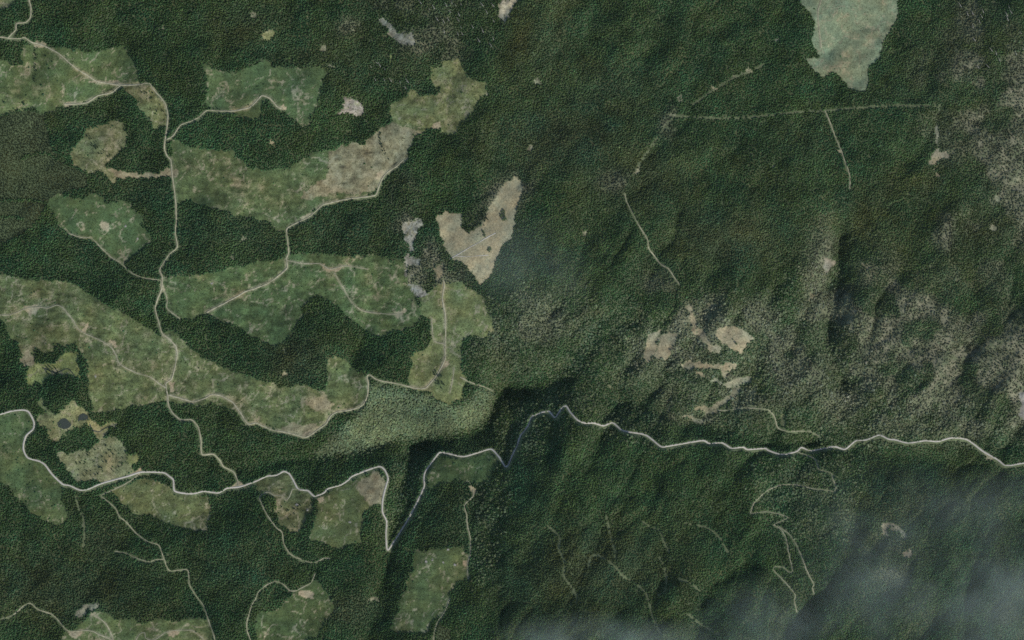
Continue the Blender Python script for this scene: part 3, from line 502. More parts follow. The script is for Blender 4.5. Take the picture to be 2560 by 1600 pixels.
# road benches: smooth the ground under the roads
rb = blur(roadmask, 4, 1)[::GS, ::GS]; rb = np.pad(rb, ((0, gh - rb.shape[0]), (0, gw - rb.shape[1])), mode='edge')
Zs = blur(Z, 4); Z = Z * (1 - np.clip(rb * 1.6, 0, 1)) + Zs * np.clip(rb * 1.6, 0, 1)
num = np.zeros_like(Z); wsum = np.zeros_like(Z) + 1e-6          # level benches under the graded roads
for (kind, lab, cat, s), P in zip(ROADS, road_lines):
    if kind not in (MAIN, FOR): continue
    u = np.clip((P[:, 0] + MG) / GS, 0, gw - 1).astype(int); v = np.clip((P[:, 1] + MG) / GS, 0, gh - 1).astype(int)
    zp = Z[v, u].astype(float); zp = np.convolve(np.pad(zp, 9, mode='edge'), np.ones(19) / 19, 'valid')
    R = 4 if kind == MAIN else 3
    for a, b_, z_ in zip(u, v, zp):
        i0, i1, j0, j1 = max(0, a - R), min(gw, a + R + 1), max(0, b_ - R), min(gh, b_ + R + 1)
        d = np.hypot(GX[j0:j1, i0:i1] - gx[a], GY[j0:j1, i0:i1] - gy[b_]) / GS; wt = np.exp(-(d / (R * .45)) ** 2 * 1.5)
        num[j0:j1, i0:i1] += wt * z_; wsum[j0:j1, i0:i1] += wt
wb_ = np.clip(wsum / 1.2, 0, 1); wb_ = wb_ * wb_ * (3 - 2 * wb_); Z = Z * (1 - wb_) + num / wsum * wb_
PONDS = [('larger dark pond in the pale sedge meadow', '02:540,960 570,930 620,925 660,960 680,990 650,1020 610,1030 560,1010'),
         ('smaller blue-grey pond against the forest beside the sedge meadow', '02:750,900 790,880 830,900 835,930 800,950 765,945 740,960')]
pond_z = []
for lab, s in PONDS:
    P = pts(s); c = P.mean(0); d = np.hypot(GX - c[0], GY - c[1]); m = d < 24
    z0 = float(np.median(Z[m])); wgt = np.clip(1.6 - d / 20, 0, 1); Z = Z * (1 - wgt) + (z0 - .8) * wgt; pond_z.append(z0)
Z = Z.astype(np.float32)
def zat(p):
    p = np.asarray(p, float); u = np.clip((p[..., 0] + MG) / GS, 0, gw - 1.001); v = np.clip((p[..., 1] + MG) / GS, 0, gh - 1.001)
    i, j = u.astype(int), v.astype(int); fu, fv = u - i, v - j
    return (Z[j, i] * (1 - fu) + Z[j, i + 1] * fu) * (1 - fv) + (Z[j + 1, i] * (1 - fu) + Z[j + 1, i + 1] * fu) * fv
def rat(a, p):
    return a[np.clip(p[:, 1] + MG, 0, H - 1).astype(int), np.clip(p[:, 0] + MG, 0, W - 1).astype(int)]
def w3(p, dz=0.0):
    q = to_world(p); return np.concatenate([q, (zat(p) + dz)[..., None]], -1)

# ------------------------------------------------------------------ materials
def new_mat(name):
    m = bpy.data.materials.new(name); m.use_nodes = True; nt = m.node_tree
    b = nt.nodes['Principled BSDF']; b.inputs['Roughness'].default_value = .9; b.inputs['Specular IOR Level'].default_value = .15
    return m, nt, b
def noise_mul(nt, col_socket, lo, hi, scale, detail=4, coord='Object'):
    tc = nt.nodes.new('ShaderNodeNewGeometry')
    nz = nt.nodes.new('ShaderNodeTexNoise'); nz.inputs['Scale'].default_value = scale; nz.inputs['Detail'].default_value = detail; nz.inputs['Roughness'].default_value = .7
    nt.links.new(tc.outputs['Position'], nz.inputs['Vector'])
    mr = nt.nodes.new('ShaderNodeMapRange'); mr.inputs['From Min'].default_value = .3; mr.inputs['From Max'].default_value = .7
    mr.inputs['To Min'].default_value = lo; mr.inputs['To Max'].default_value = hi
    nt.links.new(nz.outputs['Fac'], mr.inputs['Value'])
    vm = nt.nodes.new('ShaderNodeVectorMath'); vm.operation = 'SCALE'
    nt.links.new(col_socket, vm.inputs[0]); nt.links.new(mr.outputs[0], vm.inputs['Scale'])
    return vm.outputs[0], nz
mat_land, nt, b = new_mat('land_cover')
at = nt.nodes.new('ShaderNodeAttribute'); at.attribute_name = 'cover'
c1, nz = noise_mul(nt, at.outputs['Color'], .52, 1.5, .14, 6)
c2, _ = noise_mul(nt, c1, .85, 1.15, .03, 3)
nt.links.new(c2, b.inputs['Base Color'])
bp = nt.nodes.new('ShaderNodeBump'); bp.inputs['Strength'].default_value = .6; bp.inputs['Distance'].default_value = 1.2
nt.links.new(nz.outputs['Fac'], bp.inputs['Height']); nt.links.new(bp.outputs[0], b.inputs['Normal'])
def flat_mat(name, col, lo=.8, hi=1.2, scale=.12, rough=.9):
    m, nt, b = new_mat(name); rgb = nt.nodes.new('ShaderNodeRGB'); rgb.outputs[0].default_value = (*col, 1)
    c, _ = noise_mul(nt, rgb.outputs[0], lo, hi, scale); nt.links.new(c, b.inputs['Base Color']); b.inputs['Roughness'].default_value = rough
    return m
mat_main = flat_mat('pale_gravel', (.355, .340, .298), .82, 1.12, .05)
mat_for = flat_mat('tan_dirt', (.285, .275, .190), .55, 1.2, .06)
mat_trk = flat_mat('worn_track', (.255, .250, .172), .5, 1.2, .05)
mat_fnt = flat_mat('grassy_trail', (.108, .124, .070), .4, 1.3, .06)
mat_bark = flat_mat('bark', (.075, .055, .042), .7, 1.2, 2.0)
mat_dead = flat_mat('bleached_wood', (.33, .32, .29), .8, 1.1, 1.0)
mat_water, nt, b = new_mat('dark_water'); b.inputs['Base Color'].default_value = (.034, .042, .036, 1); b.inputs['Roughness'].default_value = .3; b.inputs['Specular IOR Level'].default_value = .1
mat_leaf, nt, b = new_mat('foliage')
at = nt.nodes.new('ShaderNodeAttribute'); at.attribute_type = 'INSTANCER'; at.attribute_name = 'tint'
c1, _ = noise_mul(nt, at.outputs['Color'], .75, 1.25, .5, 2)
nt.links.new(c1, b.inputs['Base Color']); b.inputs['Roughness'].default_value = .8
tr = nt.nodes.new('ShaderNodeBsdfTranslucent'); nt.links.new(c1, tr.inputs['Color']); mx = nt.nodes.new('ShaderNodeMixShader'); mx.inputs[0].default_value = .28
nt.links.new(b.outputs[0], mx.inputs[1]); nt.links.new(tr.outputs[0], mx.inputs[2]); nt.links.new(mx.outputs[0], nt.nodes['Material Output'].inputs['Surface'])

# ------------------------------------------------------------------ mesh helpers
def mesh_np(name, V, F, mat, smooth_=True):
    me = bpy.data.meshes.new(name); V = np.ascontiguousarray(V, np.float32); F = np.ascontiguousarray(F, np.int32)
    me.vertices.add(len(V)); me.vertices.foreach_set('co', V.ravel())
    n = F.shape[1]; me.loops.add(F.size); me.loops.foreach_set('vertex_index', F.ravel())
    me.polygons.add(len(F)); me.polygons.foreach_set('loop_start', np.arange(0, F.size, n, dtype=np.int32))
    me.polygons.foreach_set('use_smooth', np.full(len(F), smooth_))
    me.update(calc_edges=True); me.validate()
    if mat: me.materials.append(mat)
    return me
def link(name, me, parent=None, **props):
    o = bpy.data.objects.new(name, me); sc.collection.objects.link(o)
    if parent: o.parent = parent
    for k, v in props.items(): o[k] = v
    return o

# ------------------------------------------------------------------ the ground, one sheet cut along the outlines of the plan
Vg = np.concatenate([to_world(np.stack([GX, GY], -1)), Z[..., None]], -1).reshape(-1, 3)
gcol = ground[np.clip((GY + MG).astype(int), 0, H - 1), np.clip((GX + MG).astype(int), 0, W - 1)].reshape(-1, 3)
idx = np.arange(gw * gh).reshape(gh, gw)
quad = np.stack([idx[1:, :-1], idx[1:, 1:], idx[:-1, 1:], idx[:-1, :-1]], -1).reshape(-1, 4)
fcx = (GX[:-1, :-1] + GS / 2).ravel() + MG; fcy = (GY[:-1, :-1] + GS / 2).ravel() + MG
fid = cls[np.clip(fcy, 0, H - 1).astype(int), np.clip(fcx, 0, W - 1).astype(int)]
nrm = np.zeros_like(Vg)
dzx = np.gradient(Z, 6.0, axis=1); dzy = -np.gradient(Z, 6.0, axis=0)
nrm = np.stack([-dzx, -dzy, np.ones_like(Z)], -1).reshape(-1, 3); nrm /= np.linalg.norm(nrm, axis=1, keepdims=True)
def land(name, k, **props):
    Q = quad[fid == k]
    if len(Q) == 0: return None
    u, inv = np.unique(Q, return_inverse=True)
    me = mesh_np(name, Vg[u], inv.reshape(-1, 4), mat_land)
    a = me.attributes.new('cover', 'FLOAT_COLOR', 'POINT')
    a.data.foreach_set('color', np.concatenate([gcol[u], np.ones((len(u), 1))], 1).astype(np.float32).ravel())
    me.normals_split_custom_set_from_vertices(nrm[u].tolist()) if k else None
    return link(name, me, kind='structure', **props)
land('ground', 0, label='forest floor of the hills under and between the dark trees', category='ground')
for k, L in enumerate(LAND): land(L[0], k + 1, label=L[1], category=L[2], **({'group': 'tiny pale openings'} if L[0] == 'glade' else {}))
for k, (lab, s, _) in enumerate(LANDINGS): land('landing', NL + k + 1, label=lab, category='landing', group='bare log landings')
# country beyond the frame
e = np.concatenate([np.linspace(-9000, 9000, 91)]); EX, EY = np.meshgrid(e, e)
pp = np.stack([EX / 2 + 1280, 800 - EY / 2], -1); EZ = zat(pp) - 14
inside = (abs(EX) < W - 160) & (abs(EY) < H - 160); EZ = np.where(inside, -420, EZ)
Ei = np.arange(EX.size).reshape(EX.shape); Q = np.stack([Ei[:-1, :-1], Ei[:-1, 1:], Ei[1:, 1:], Ei[1:, :-1]], -1).reshape(-1, 4)
link('outer_ground', mesh_np('outer_ground', np.stack([EX, EY, EZ], -1).reshape(-1, 3), Q, flat_mat('far_forest_floor', (.035, .045, .026), .6, 1.4, .02)),
     kind='structure', label='dark wooded country beyond the picture edges', category='ground')

# ------------------------------------------------------------------ roads, tracks, water
def ribbon(P, w, dz, n_across=3, vary=.10):
    t = np.gradient(P, axis=0); t /= np.linalg.norm(t, axis=1, keepdims=True) + 1e-9
    nv = np.stack([-t[:, 1], t[:, 0]], -1)
    r = np.random.default_rng(int(abs(P.sum())) % 99991)
    wv = np.clip(1 + vary * np.convolve(r.standard_normal(len(P)), np.ones(9) / 3.0, 'same'), .35, 1.8)
    offs = np.linspace(-.5, .5, n_across) * w / 2.0
    pl = P[:, None] + nv[:, None] * offs[None, :, None] * wv[:, None, None]
    V = w3(pl, dz); V[:, 0, 2] -= .0
    # skirts so the edge meets the ground
    lo = V[:, [0, -1]].copy(); lo[..., 2] -= 2.5
    out = np.concatenate([lo[:, :1], V, lo[:, 1:]], 1); m = out.shape[1]
    I = np.arange(len(P) * m).reshape(len(P), m)
    Q = np.stack([I[:-1, :-1], I[:-1, 1:], I[1:, 1:], I[1:, :-1]], -1).reshape(-1, 4)
    return out.reshape(-1, 3), Q[:, ::-1]
for n_, ((kind, lab, cat, s), P) in enumerate(zip(ROADS, road_lines)):
    wig = np.stack([np.convolve(np.random.default_rng(n_).standard_normal(len(P)), np.ones(9) / 9, 'same'), np.convolve(np.random.default_rng(n_ + 500).standard_normal(len(P)), np.ones(9) / 9, 'same')], -1)
    P2 = P + wig * (0.15 if kind == MAIN else 1.5)
    V, Q = ribbon(P2, RW[kind], .55 + .07 * (n_ % 9), vary={MAIN: .03, FOR: .20, TRK: .34, FNT: .4, PAL: .3}[kind])
    nm = {MAIN: 'main_road', FOR: 'forest_road', TRK: 'track', FNT: 'trail', PAL: 'trail'}[kind]
    link(nm, mesh_np(nm, V, Q, {MAIN: mat_main, FOR: mat_for, TRK: mat_trk, FNT: mat_fnt, PAL: mat_main}[kind]), kind='structure', label=lab, category=cat)
for (lab, s), z0 in zip(PONDS, pond_z):
    P = smooth(np.vstack([pts(s), pts(s)[:1]]), 2)[:-1]; c = P.mean(0)
    V = np.concatenate([np.concatenate([to_world(P), np.full((len(P), 1), z0)], 1), np.concatenate([to_world(c), [z0]])[None]])
    n = len(P); F = np.stack([np.arange(n), (np.arange(n) + 1) % n, np.full(n, n)], -1)
    link('pond', mesh_np('pond', V, F[:, ::-1], mat_water), kind='structure', label=lab, category='pond')
for lab, s in CREEKS:
    V, Q = ribbon(smooth(pts(s), 2), 5.0, .5)
    link('creek', mesh_np('creek', V, Q, mat_water), kind='structure', label=lab, category='creek')

# ------------------------------------------------------------------ trees
def conifer_mesh(seed, tiers=5):
    """unit tree: crown from z .1 to 1, radius about .2; drooping ragged tiers."""
    r = random.Random(seed); V, F = [], []
    for t in range(tiers):
        f = t / tiers; zb = .10 + .78 * f; zt = min(1.0, zb + .34 - .06 * f); R = .205 * (1 - f) ** .85 + .022; n = 9
        a0 = r.random() * 6.28; V.append((r.uniform(-.006, .006), r.uniform(-.006, .006), zt)); top = len(V) - 1
        ring = []
        for i in range(2 * n):
            rr = R * (r.uniform(.85, 1.12) if i % 2 == 0 else r.uniform(.50, .66)); a = a0 + math.pi * i / n
            V.append((rr * math.cos(a), rr * math.sin(a), zb + r.uniform(-.02, .02) + (0 if i % 2 == 0 else .05))); ring.append(len(V) - 1)
        for i in range(2 * n): F.append((ring[i], ring[(i + 1) % (2 * n)], top))
    return mesh_np('conifer_crown', V, F, mat_leaf, False)
def broad_mesh(seed, n=110):
    r = random.Random(seed); V, F = [], []
    lobes = [(r.uniform(-.2, .2), r.uniform(-.2, .2), r.uniform(.5, .78), r.uniform(.18, .28)) for _ in range(6)]
    for k in range(n):
        cx, cy_, cz, R = r.choice(lobes); d = Vector((r.gauss(0, 1), r.gauss(0, 1), r.gauss(0, .9))).normalized()
        p = Vector((cx, cy_, cz)) + d * R * r.uniform(.75, 1.0)
        q = (d + Vector((r.uniform(-.6, .6), r.uniform(-.6, .6), r.uniform(0, .8)))).normalized(); t = q.orthogonal().normalized(); s = q.cross(t); z = r.uniform(.06, .11)
        b = len(V)
        for (u, v) in ((-1, -.7), (1, -.6), (.8, .8), (-.7, .9)): V.append(tuple(p + t * u * z + s * v * z))
        F.append((b, b + 1, b + 2, b + 3))
    return mesh_np('broadleaf_crown', V, F, mat_leaf, False)
def shrub_mesh(seed):
    r = random.Random(seed); V, F = [], []
    for k in range(26):
        d = Vector((r.gauss(0, 1), r.gauss(0, 1), abs(r.gauss(0, .7)))).normalized(); p = Vector((d.x * .45, d.y * .45, d.z * .55 + .08))
        t = d.orthogonal().normalized(); s = d.cross(t); z = r.uniform(.12, .24); b = len(V)
        for (u, v) in ((-1, -.7), (1, -.6), (.8, .8), (-.7, .9)): V.append(tuple(p + t * u * z + s * v * z))
        F.append((b, b + 1, b + 2, b + 3))
    return mesh_np('shrub_crown', V, F, mat_leaf, False)
def trunk_mesh(h=.6, r0=.022):
    V, F = [], []
    for k, (z, r) in enumerate(((-.06, r0 * 1.4), (.05, r0), (h, r0 * .4))):
        for i in range(6): a = i * math.pi / 3; V.append((r * math.cos(a), r * math.sin(a), z))
    for k in range(2):
        for i in range(6): F.append((k * 6 + i, k * 6 + (i + 1) % 6, (k + 1) * 6 + (i + 1) % 6, (k + 1) * 6 + i))
    return mesh_np('trunk', V, F, mat_bark, True)
con_me = [conifer_mesh(i) for i in (1, 2, 3)]; bro_me = [broad_mesh(i) for i in (4, 5)]; shr_me = [shrub_mesh(i) for i in (6, 7)]
trk_me = trunk_mesh()

# single trees that can be told apart: (label, group, count, outline, kind)
LONE = [
 ('dark conifer among the stragglers on the frayed upper edge of the tan heart-shaped clearing','stragglers of the heart-shaped clearing',62,'11:1940,520 2180,440 2200,560 2150,640 2000,700 1950,640',0),
 ('tree in the round dark clump standing in the tan heart-shaped clearing','round clump in the heart-shaped clearing',16,'11:2305,500 2340,470 2375,500 2380,550 2345,580 2310,550',1),
 ('small tree in the upper of two tiny clumps in the heart-shaped clearing','upper tiny clump',6,'11:2130,670 2150,665 2175,730 2155,735',1),
 ('small tree in the lower of two tiny clumps in the heart-shaped clearing','lower tiny clump',6,'11:2190,820 2220,815 2220,870 2195,870',1),
 ('tree dotted over the large pale wet meadow above the main road','trees dotted over the wet meadow',44,'02:640,1290 860,1240 980,1170 1100,1150 1160,1240 1180,1340 1100,1450 800,1480 700,1400',0),
 ('conifer on the narrow tan and olive tongue below the road bend','trees on the tan tongue',18,'00:1250,840 1420,830 1500,940 1560,1060 1540,1130 1440,1080 1350,960',0),
 ('conifer along the dark gullies of the small tan fan','trees of the tan fan gullies',22,'00:800,1260 860,1260 960,1380 1060,1470 980,1500 880,1400',0),
 ('conifer in the dark upright row through the broad green cutblock','row of trees through the broad cutblock',22,'00:325,450 370,450 355,620 345,780 320,780 330,600',0),
 ('conifer beside the forked creek in the lime marsh meadow','trees by the marsh creek',18,'02:440,430 560,440 560,520 440,520',0),
 ('conifer left standing in the rounded brownish cutblock','trees left in the rounded cutblock',12,'13:230,220 480,230 460,340 300,400',0),
 ('bushy tree in the foot of the pale green clearing','trees at the foot of the pale green clearing',14,'12:1680,470 1760,520 1780,640 1700,660',1),
 ('conifer along the dark gully strip of the bleached slash slope','trees in the slash slope gully',18,'10:1155,1240 1180,1240 1200,1380 1260,1500 1235,1510 1175,1400',0),
]
lone_pts = []
def tint_for(p, kind, r):
    t = np.array((.055, .090, .044) if kind == 0 else (.075, .110, .052)) * r.uniform(.75, 1.3)
    return t
def plant_tree(p, kind, hgt, label, cat, group, r):
    z = float(zat(np.array(p))); w = to_world(np.array(p))
    root = link('conifer_tree' if kind == 0 else 'broadleaf_tree', None, label=label, category=cat)
    if group: root['group'] = group
    root.location = (w[0], w[1], z - .15); root.rotation_euler = (r.uniform(-.03, .03), r.uniform(-.03, .03), r.uniform(0, 6.28))
    wd = hgt * r.uniform(.95, 1.25); root.scale = (wd, wd, hgt); root.empty_display_size = .2
    link('trunk', trk_me, root)
    c = link('crown', random.choice(con_me if kind == 0 else bro_me), root); c['tint'] = [float(v) for v in tint_for(p, kind, r)]
    lone_pts.append(p)
def inside_pts(poly, n, r, mind):
    P = pts(poly); lo, hi = P.min(0), P.max(0); out = []; tries = 0
    while len(out) < n and tries < 9000:
        tries += 1; q = lo + (hi - lo) * r.random(2); A, B = P, np.roll(P, -1, 0)
        m = (A[:, 1] <= q[1]) != (B[:, 1] <= q[1])
        if (q[0] < A[m, 0] + (q[1] - A[m, 1]) / (B[m, 1] - A[m, 1]) * (B[m, 0] - A[m, 0])).sum() % 2 == 0: continue
        if any(np.hypot(*(q - o)) < mind for o in out): continue
        if roadmask[int(q[1]) + MG, int(q[0]) + MG] > .5: continue
        out.append(q)
    return out
for gi, (lab, grp, n, poly, kind) in enumerate(LONE):
    r = np.random.default_rng(900 + gi)
    for q in inside_pts(poly, n, r, 2.6): plant_tree(q, kind, r.uniform(11, 19) if kind == 0 else r.uniform(9, 14), lab, 'tree', grp, r)
r = np.random.default_rng(77)
plant_tree(pts('22:2115,222')[0], 1, 17, 'single big dark tree in the rounded pale tan bare patch', 'tree', None, r)
plant_tree(pts('22:2085,185')[0], 1, 9, 'small second bush above the big tree in the rounded bare patch', 'tree', None, r)
plant_tree(pts('03:1545,1110')[0], 0, 21, 'tall conifer rising over the canopy near the switchback side road', 'tree', None, r) if False else None

# bleached dead trunks lying among the upper forest
def snag_mesh(seed):
    r = random.Random(seed); V, F = [], []
    def tube(a, b, ra, rb_):
        a, b = Vector(a), Vector(b); d = (b - a).normalized(); t = d.orthogonal().normalized(); s = d.cross(t); o = len(V)
        for p, q in ((a, ra), (b, rb_)):
            for i in range(6): g = i * math.pi / 3; V.append(tuple(p + t * q * math.cos(g) + s * q * math.sin(g)))
        for i in range(6): F.append((o + i, o + (i + 1) % 6, o + 6 + (i + 1) % 6, o + 6 + i))
    tube((0, 0, .4), (1, 0, .4), .022, .006)
    for k in range(12):
        x = r.uniform(.25, .95); l = .16 * (1.15 - x); g = r.uniform(0, 6.28)
        tube((x, 0, .4), (x + l * .5, l * math.cos(g), .4 + l * abs(math.sin(g))), .006, .002)
    return mesh_np('dead_trunk', [(a, b, (c - .4)) for a, b, c in V], F, mat_dead, False)
snags = [snag_mesh(s) for s in (1, 2)]
for si, (n, poly, lab, grp) in enumerate([
  (26, '10:1560,0 2280,60 2300,480 1900,420 1560,120', 'bleached dead tree trunk streaking the dark forest below the cream cliff', 'dead trunks below the cream cliff'),
  (20, '30:1760,40 2419,40 2419,600 2000,700 1800,400', 'bleached dead tree trunk in open forest near the top corner', 'dead trunks near the top corner'),
  (10, '10:1000,560 1480,640 1460,880 1000,780', 'bleached dead tree trunk in the forest beside the dog-head cutblock', 'dead trunks beside the dog-head cutblock')]):
    r = np.random.default_rng(300 + si)
    for q in inside_pts(poly, n, r, 9):
        w = to_world(q); L = r.uniform(16, 30)
        o = link('dead_tree', random.choice(snags), label=lab, category='dead tree', group=grp)
        o.location = (w[0], w[1], float(zat(q)) + 11 + r.uniform(-2, 2)); o.scale = (L, L * 1.6, L * 1.6)
        o.rotation_euler = (0, r.uniform(-.55, -.25), math.radians(118 + r.uniform(-12, 12)))
lone_pts = np.array(lone_pts)
# heaps of cut wood left on the cutblocks
def pile_mesh(seed):
    r = random.Random(seed); V, F = [], []
    for k in range(34):
        rad = r.random() ** .6; a = r.uniform(0, 6.28); c = Vector((.42 * rad * math.cos(a), .34 * rad * math.sin(a), .05 + .30 * (1 - rad) * r.random()))
        g = r.uniform(0, 3.14); d = Vector((math.cos(g), math.sin(g), r.uniform(-.25, .25))).normalized(); L = r.uniform(.16, .36); q = r.uniform(.018, .032)
        t = d.orthogonal().normalized(); s_ = d.cross(t); o = len(V)
        for e_ in (-L, L):
            for i in range(5): h = i * 1.2566; V.append(tuple(c + d * e_ + t * q * math.cos(h) + s_ * q * math.sin(h)))
        for i in range(5): F.append((o + i, o + (i + 1) % 5, o + 5 + (i + 1) % 5, o + 5 + i))
    return mesh_np('slash_heap', V, F, mat_dead, False)
piles = [pile_mesh(s_) for s_ in (1, 2, 3)]
for k, (uv, sz, lab) in enumerate((
  ('13:1610,770', 17, 'largest pale slash pile on the tall green cutblock between the ravines'), ('13:1668,753', 13, 'small pale slash pile just above the largest one on the tall cutblock'),
  ('13:1880,800', 15, 'pale slash pile near the pinkish landing of the tall cutblock'), ('13:1815,655', 14, 'pale slash pile on the upper edge of the tall cutblock'),
  ('13:1770,775', 12, 'pale slash pile in the middle of the tall cutblock'), ('13:385,235', 16, 'pale slash pile in the rounded brownish cutblock'),
  ('13:490,285', 13, 'small slash pile near the rim of the rounded brownish cutblock'), ('13:890,400', 14, 'pale slash pile on the smooth green cutblock'),
  ('01:1185,625', 13, 'slash pile beside the pinkish landing of the round-landing cutblock'), ('01:1300,745', 12, 'slash pile in the corner of the round-landing cutblock'),
  ('01:2000,1165', 14, 'slash pile at the upper hem of the wide green cutblock'), ('02:905,535', 13, 'slash pile on the inner rim of the sprawling rough cutblock'))):
    q = pts(uv)[0]; w = to_world(q); o = link('slash_pile', piles[k % 3], label=lab, category='slash pile', group='slash piles on the cutblocks')
    o.location = (w[0], w[1], float(zat(q)) - .1); o.scale = (sz, sz, sz * .7); o.rotation_euler = (0, 0, k * 1.3)

# masses of trees and shrubs: points with a tint each, one crown per point
def scatter(name, P, hgt, wid, tint, meshes_, trunk, label, category):
    n = len(P); V = w3(P, -.1); me = bpy.data.meshes.new(name)
    me.vertices.add(n); me.vertices.foreach_set('co', np.ascontiguousarray(V, np.float32).ravel())
    def att(nm, typ, key, arr): a = me.attributes.new(nm, typ, 'POINT'); a.data.foreach_set(key, np.ascontiguousarray(arr).ravel())
    att('tint', 'FLOAT_COLOR', 'color', np.concatenate([tint, np.ones((n, 1))], 1).astype(np.float32))
    att('size', 'FLOAT_VECTOR', 'vector', np.stack([wid, wid, hgt], -1).astype(np.float32))
    att('turn', 'FLOAT_VECTOR', 'vector', np.stack([rng.normal(0, .04, n), rng.normal(0, .04, n), rng.uniform(0, 6.28, n)], -1).astype(np.float32))
    att('pick', 'INT', 'value', rng.integers(0, len(meshes_), n).astype(np.int32))
    o = link(name, me, kind='stuff', label=label, category=category)
    g = bpy.data.node_groups.new(name + '_nodes', 'GeometryNodeTree')
    g.interface.new_socket('Geometry', in_out='INPUT', socket_type='NodeSocketGeometry'); g.interface.new_socket('Geometry', in_out='OUTPUT', socket_type='NodeSocketGeometry')
    N, Lk = g.nodes, g.links; gi = N.new('NodeGroupInput'); go = N.new('NodeGroupOutput'); join = N.new('GeometryNodeJoinGeometry')
    def named(nm, typ): a = N.new('GeometryNodeInputNamedAttribute'); a.data_type = typ; a.inputs['Name'].default_value = nm; return a.outputs['Attribute']
    size, turn, pick = named('size', 'FLOAT_VECTOR'), named('turn', 'FLOAT_VECTOR'), named('pick', 'INT')
    for k, m in enumerate(meshes_):
        src = crown_src[m.name]
        cmp_ = N.new('FunctionNodeCompare'); cmp_.data_type = 'INT'; cmp_.operation = 'EQUAL'; Lk.new(pick, cmp_.inputs[2]); cmp_.inputs[3].default_value = k
        oi = N.new('GeometryNodeObjectInfo'); oi.inputs[0].default_value = src; oi.transform_space = 'ORIGINAL'
        gsrc = oi.outputs['Geometry']
        if trunk:
            ti = N.new('GeometryNodeObjectInfo'); ti.inputs[0].default_value = crown_src['trunk']; ti.transform_space = 'ORIGINAL'
            jn = N.new('GeometryNodeJoinGeometry'); Lk.new(gsrc, jn.inputs[0]); Lk.new(ti.outputs['Geometry'], jn.inputs[0]); gsrc = jn.outputs[0]
        ip = N.new('GeometryNodeInstanceOnPoints'); Lk.new(gi.outputs[0], ip.inputs['Points']); Lk.new(cmp_.outputs[0], ip.inputs['Selection'])
        Lk.new(gsrc, ip.inputs['Instance']); Lk.new(turn, ip.inputs['Rotation']); Lk.new(size, ip.inputs['Scale']); Lk.new(ip.outputs[0], join.inputs[0])
    Lk.new(join.outputs[0], go.inputs[0])
    md = o.modifiers.new('scatter', 'NODES'); md.node_group = g
    return o
# the crowns of real single trees and bushes serve as the pattern of the masses
crown_src = {}
for o in sc.objects:
    if o.type == 'MESH' and o.name.split('.')[0] in ('crown', 'trunk'):
        crown_src.setdefault(o.data.name, o)
crown_src['trunk'] = next(o for o in sc.objects if o.name.split('.')[0] == 'trunk')
r = np.random.default_rng(55)
for k, (uv, lab) in enumerate((('11:2095,705', 'low bush in the tan heart-shaped clearing just beside the upper tiny clump'), ('22:1452,245', 'dark low bush in the tan wedge field'))):
    q = pts(uv)[0]; w = to_world(q); root = link('bush', None, label=lab, category='bush'); root.location = (w[0], w[1], float(zat(q)))
    root.scale = (5, 5, 3.4); c = link('crown', shr_me[k], root); c['tint'] = [.07, .095, .045]
    link('trunk', trk_me, root); crown_src[shr_me[k].name] = c

def grid_pts(step, seed):
    r = np.random.default_rng(seed); nx, ny = int((W - 4) / step), int((H - 4) / step)
    u, v = np.meshgrid(np.arange(nx), np.arange(ny)); p = np.stack([u, v], -1).reshape(-1, 2) + r.normal(.5, .62, (nx * ny, 2))
    p[:, 0] += .5 * (v.ravel() % 2); return p * step - MG + 2, r
ST = 2.75
P, r = grid_pts(ST, 21)
den = rat(tden, P); keep = r.random(len(P)) < den; P = P[keep]
d1, d2, pl = rat(dec, P), rat(dec2, P) * np.clip(rat(n1, P) * 2.2 - .35, 0, 1.2), rat(plant, P) + (rat(n2, P) - .5) * .5
isb = r.random(len(P)) < np.clip(d1 * .9 + d2 * .34, 0, .95)
young = (pl > .45)
nz = rat(n4, P); hu1 = rat(fbm(45, 61, 4), P); hu2 = rat(fbm(60, 62, 4), P); spz = rat(sparse, P); lu = rat(fbm(28, 63, 4), P); br, ol, te = rat(brown, P), rat(olive, P), rat(teal, P)
def tints(base, k, idx_):
    n = len(idx_); t = np.tile(np.array(base, np.float64), (n, 1))
    b, o_, c_ = br[idx_][:, None], ol[idx_][:, None], te[idx_][:, None]
    m = t.mean() / .075
    t = t * (1 - b * .6) + np.array([.092, .096, .058]) * m * b * .6
    t = t * (1 - o_ * .65) + np.array([.105, .118, .040]) * m * o_ * .65
    t = t * (1 - c_ * .55) + np.array([.056, .100, .062]) * m * c_ * .55
    hs = .45 if k == 2 else 1.0
    q = (hu1[idx_] - .5)[:, None] * hs; t = t * (1 + q * np.array([.75, .15, -.25])); q = (hu2[idx_] - .5)[:, None] * hs; t = t * (1 + q * np.array([-.25, .12, .25]))
    w = np.clip(spz[idx_] * 1.3, 0, .85)[:, None]; t = t * (1 - w) + np.array([.128, .138, .092]) * m * w
    t *= (1 + 1.0 * (lu[idx_] - .5))[:, None]
    t *= np.exp(r.normal(0, .17, n))[:, None] * (1 + .5 * (nz[idx_] - .5))[:, None]
    t[:, 0] *= np.exp(r.normal(0, .06, n)); t[:, 2] *= np.exp(r.normal(0, .06, n))
    return t
A = np.where(~isb & ~young)[0]; B = np.where(isb & ~young)[0]; C = np.where(young)[0]
hA = np.clip(r.normal(10.0, 2.3, len(A)), 4.5, 19)
wA = hA * np.clip(r.normal(1.80, .25, len(A)), 1.2, 2.7); hA = hA * (1 + .18 * sstep(1300, 1050, P[A][:, 0])); hA = np.where(rat(lut_tree[cls], P[A]) < .5, hA * .55, hA)
scatter('conifer_forest', P[A], hA, wA, tints((.071, .141, .054), 1, A), con_me, True,
        'dense dark conifer forest covering most of the hills', 'forest')
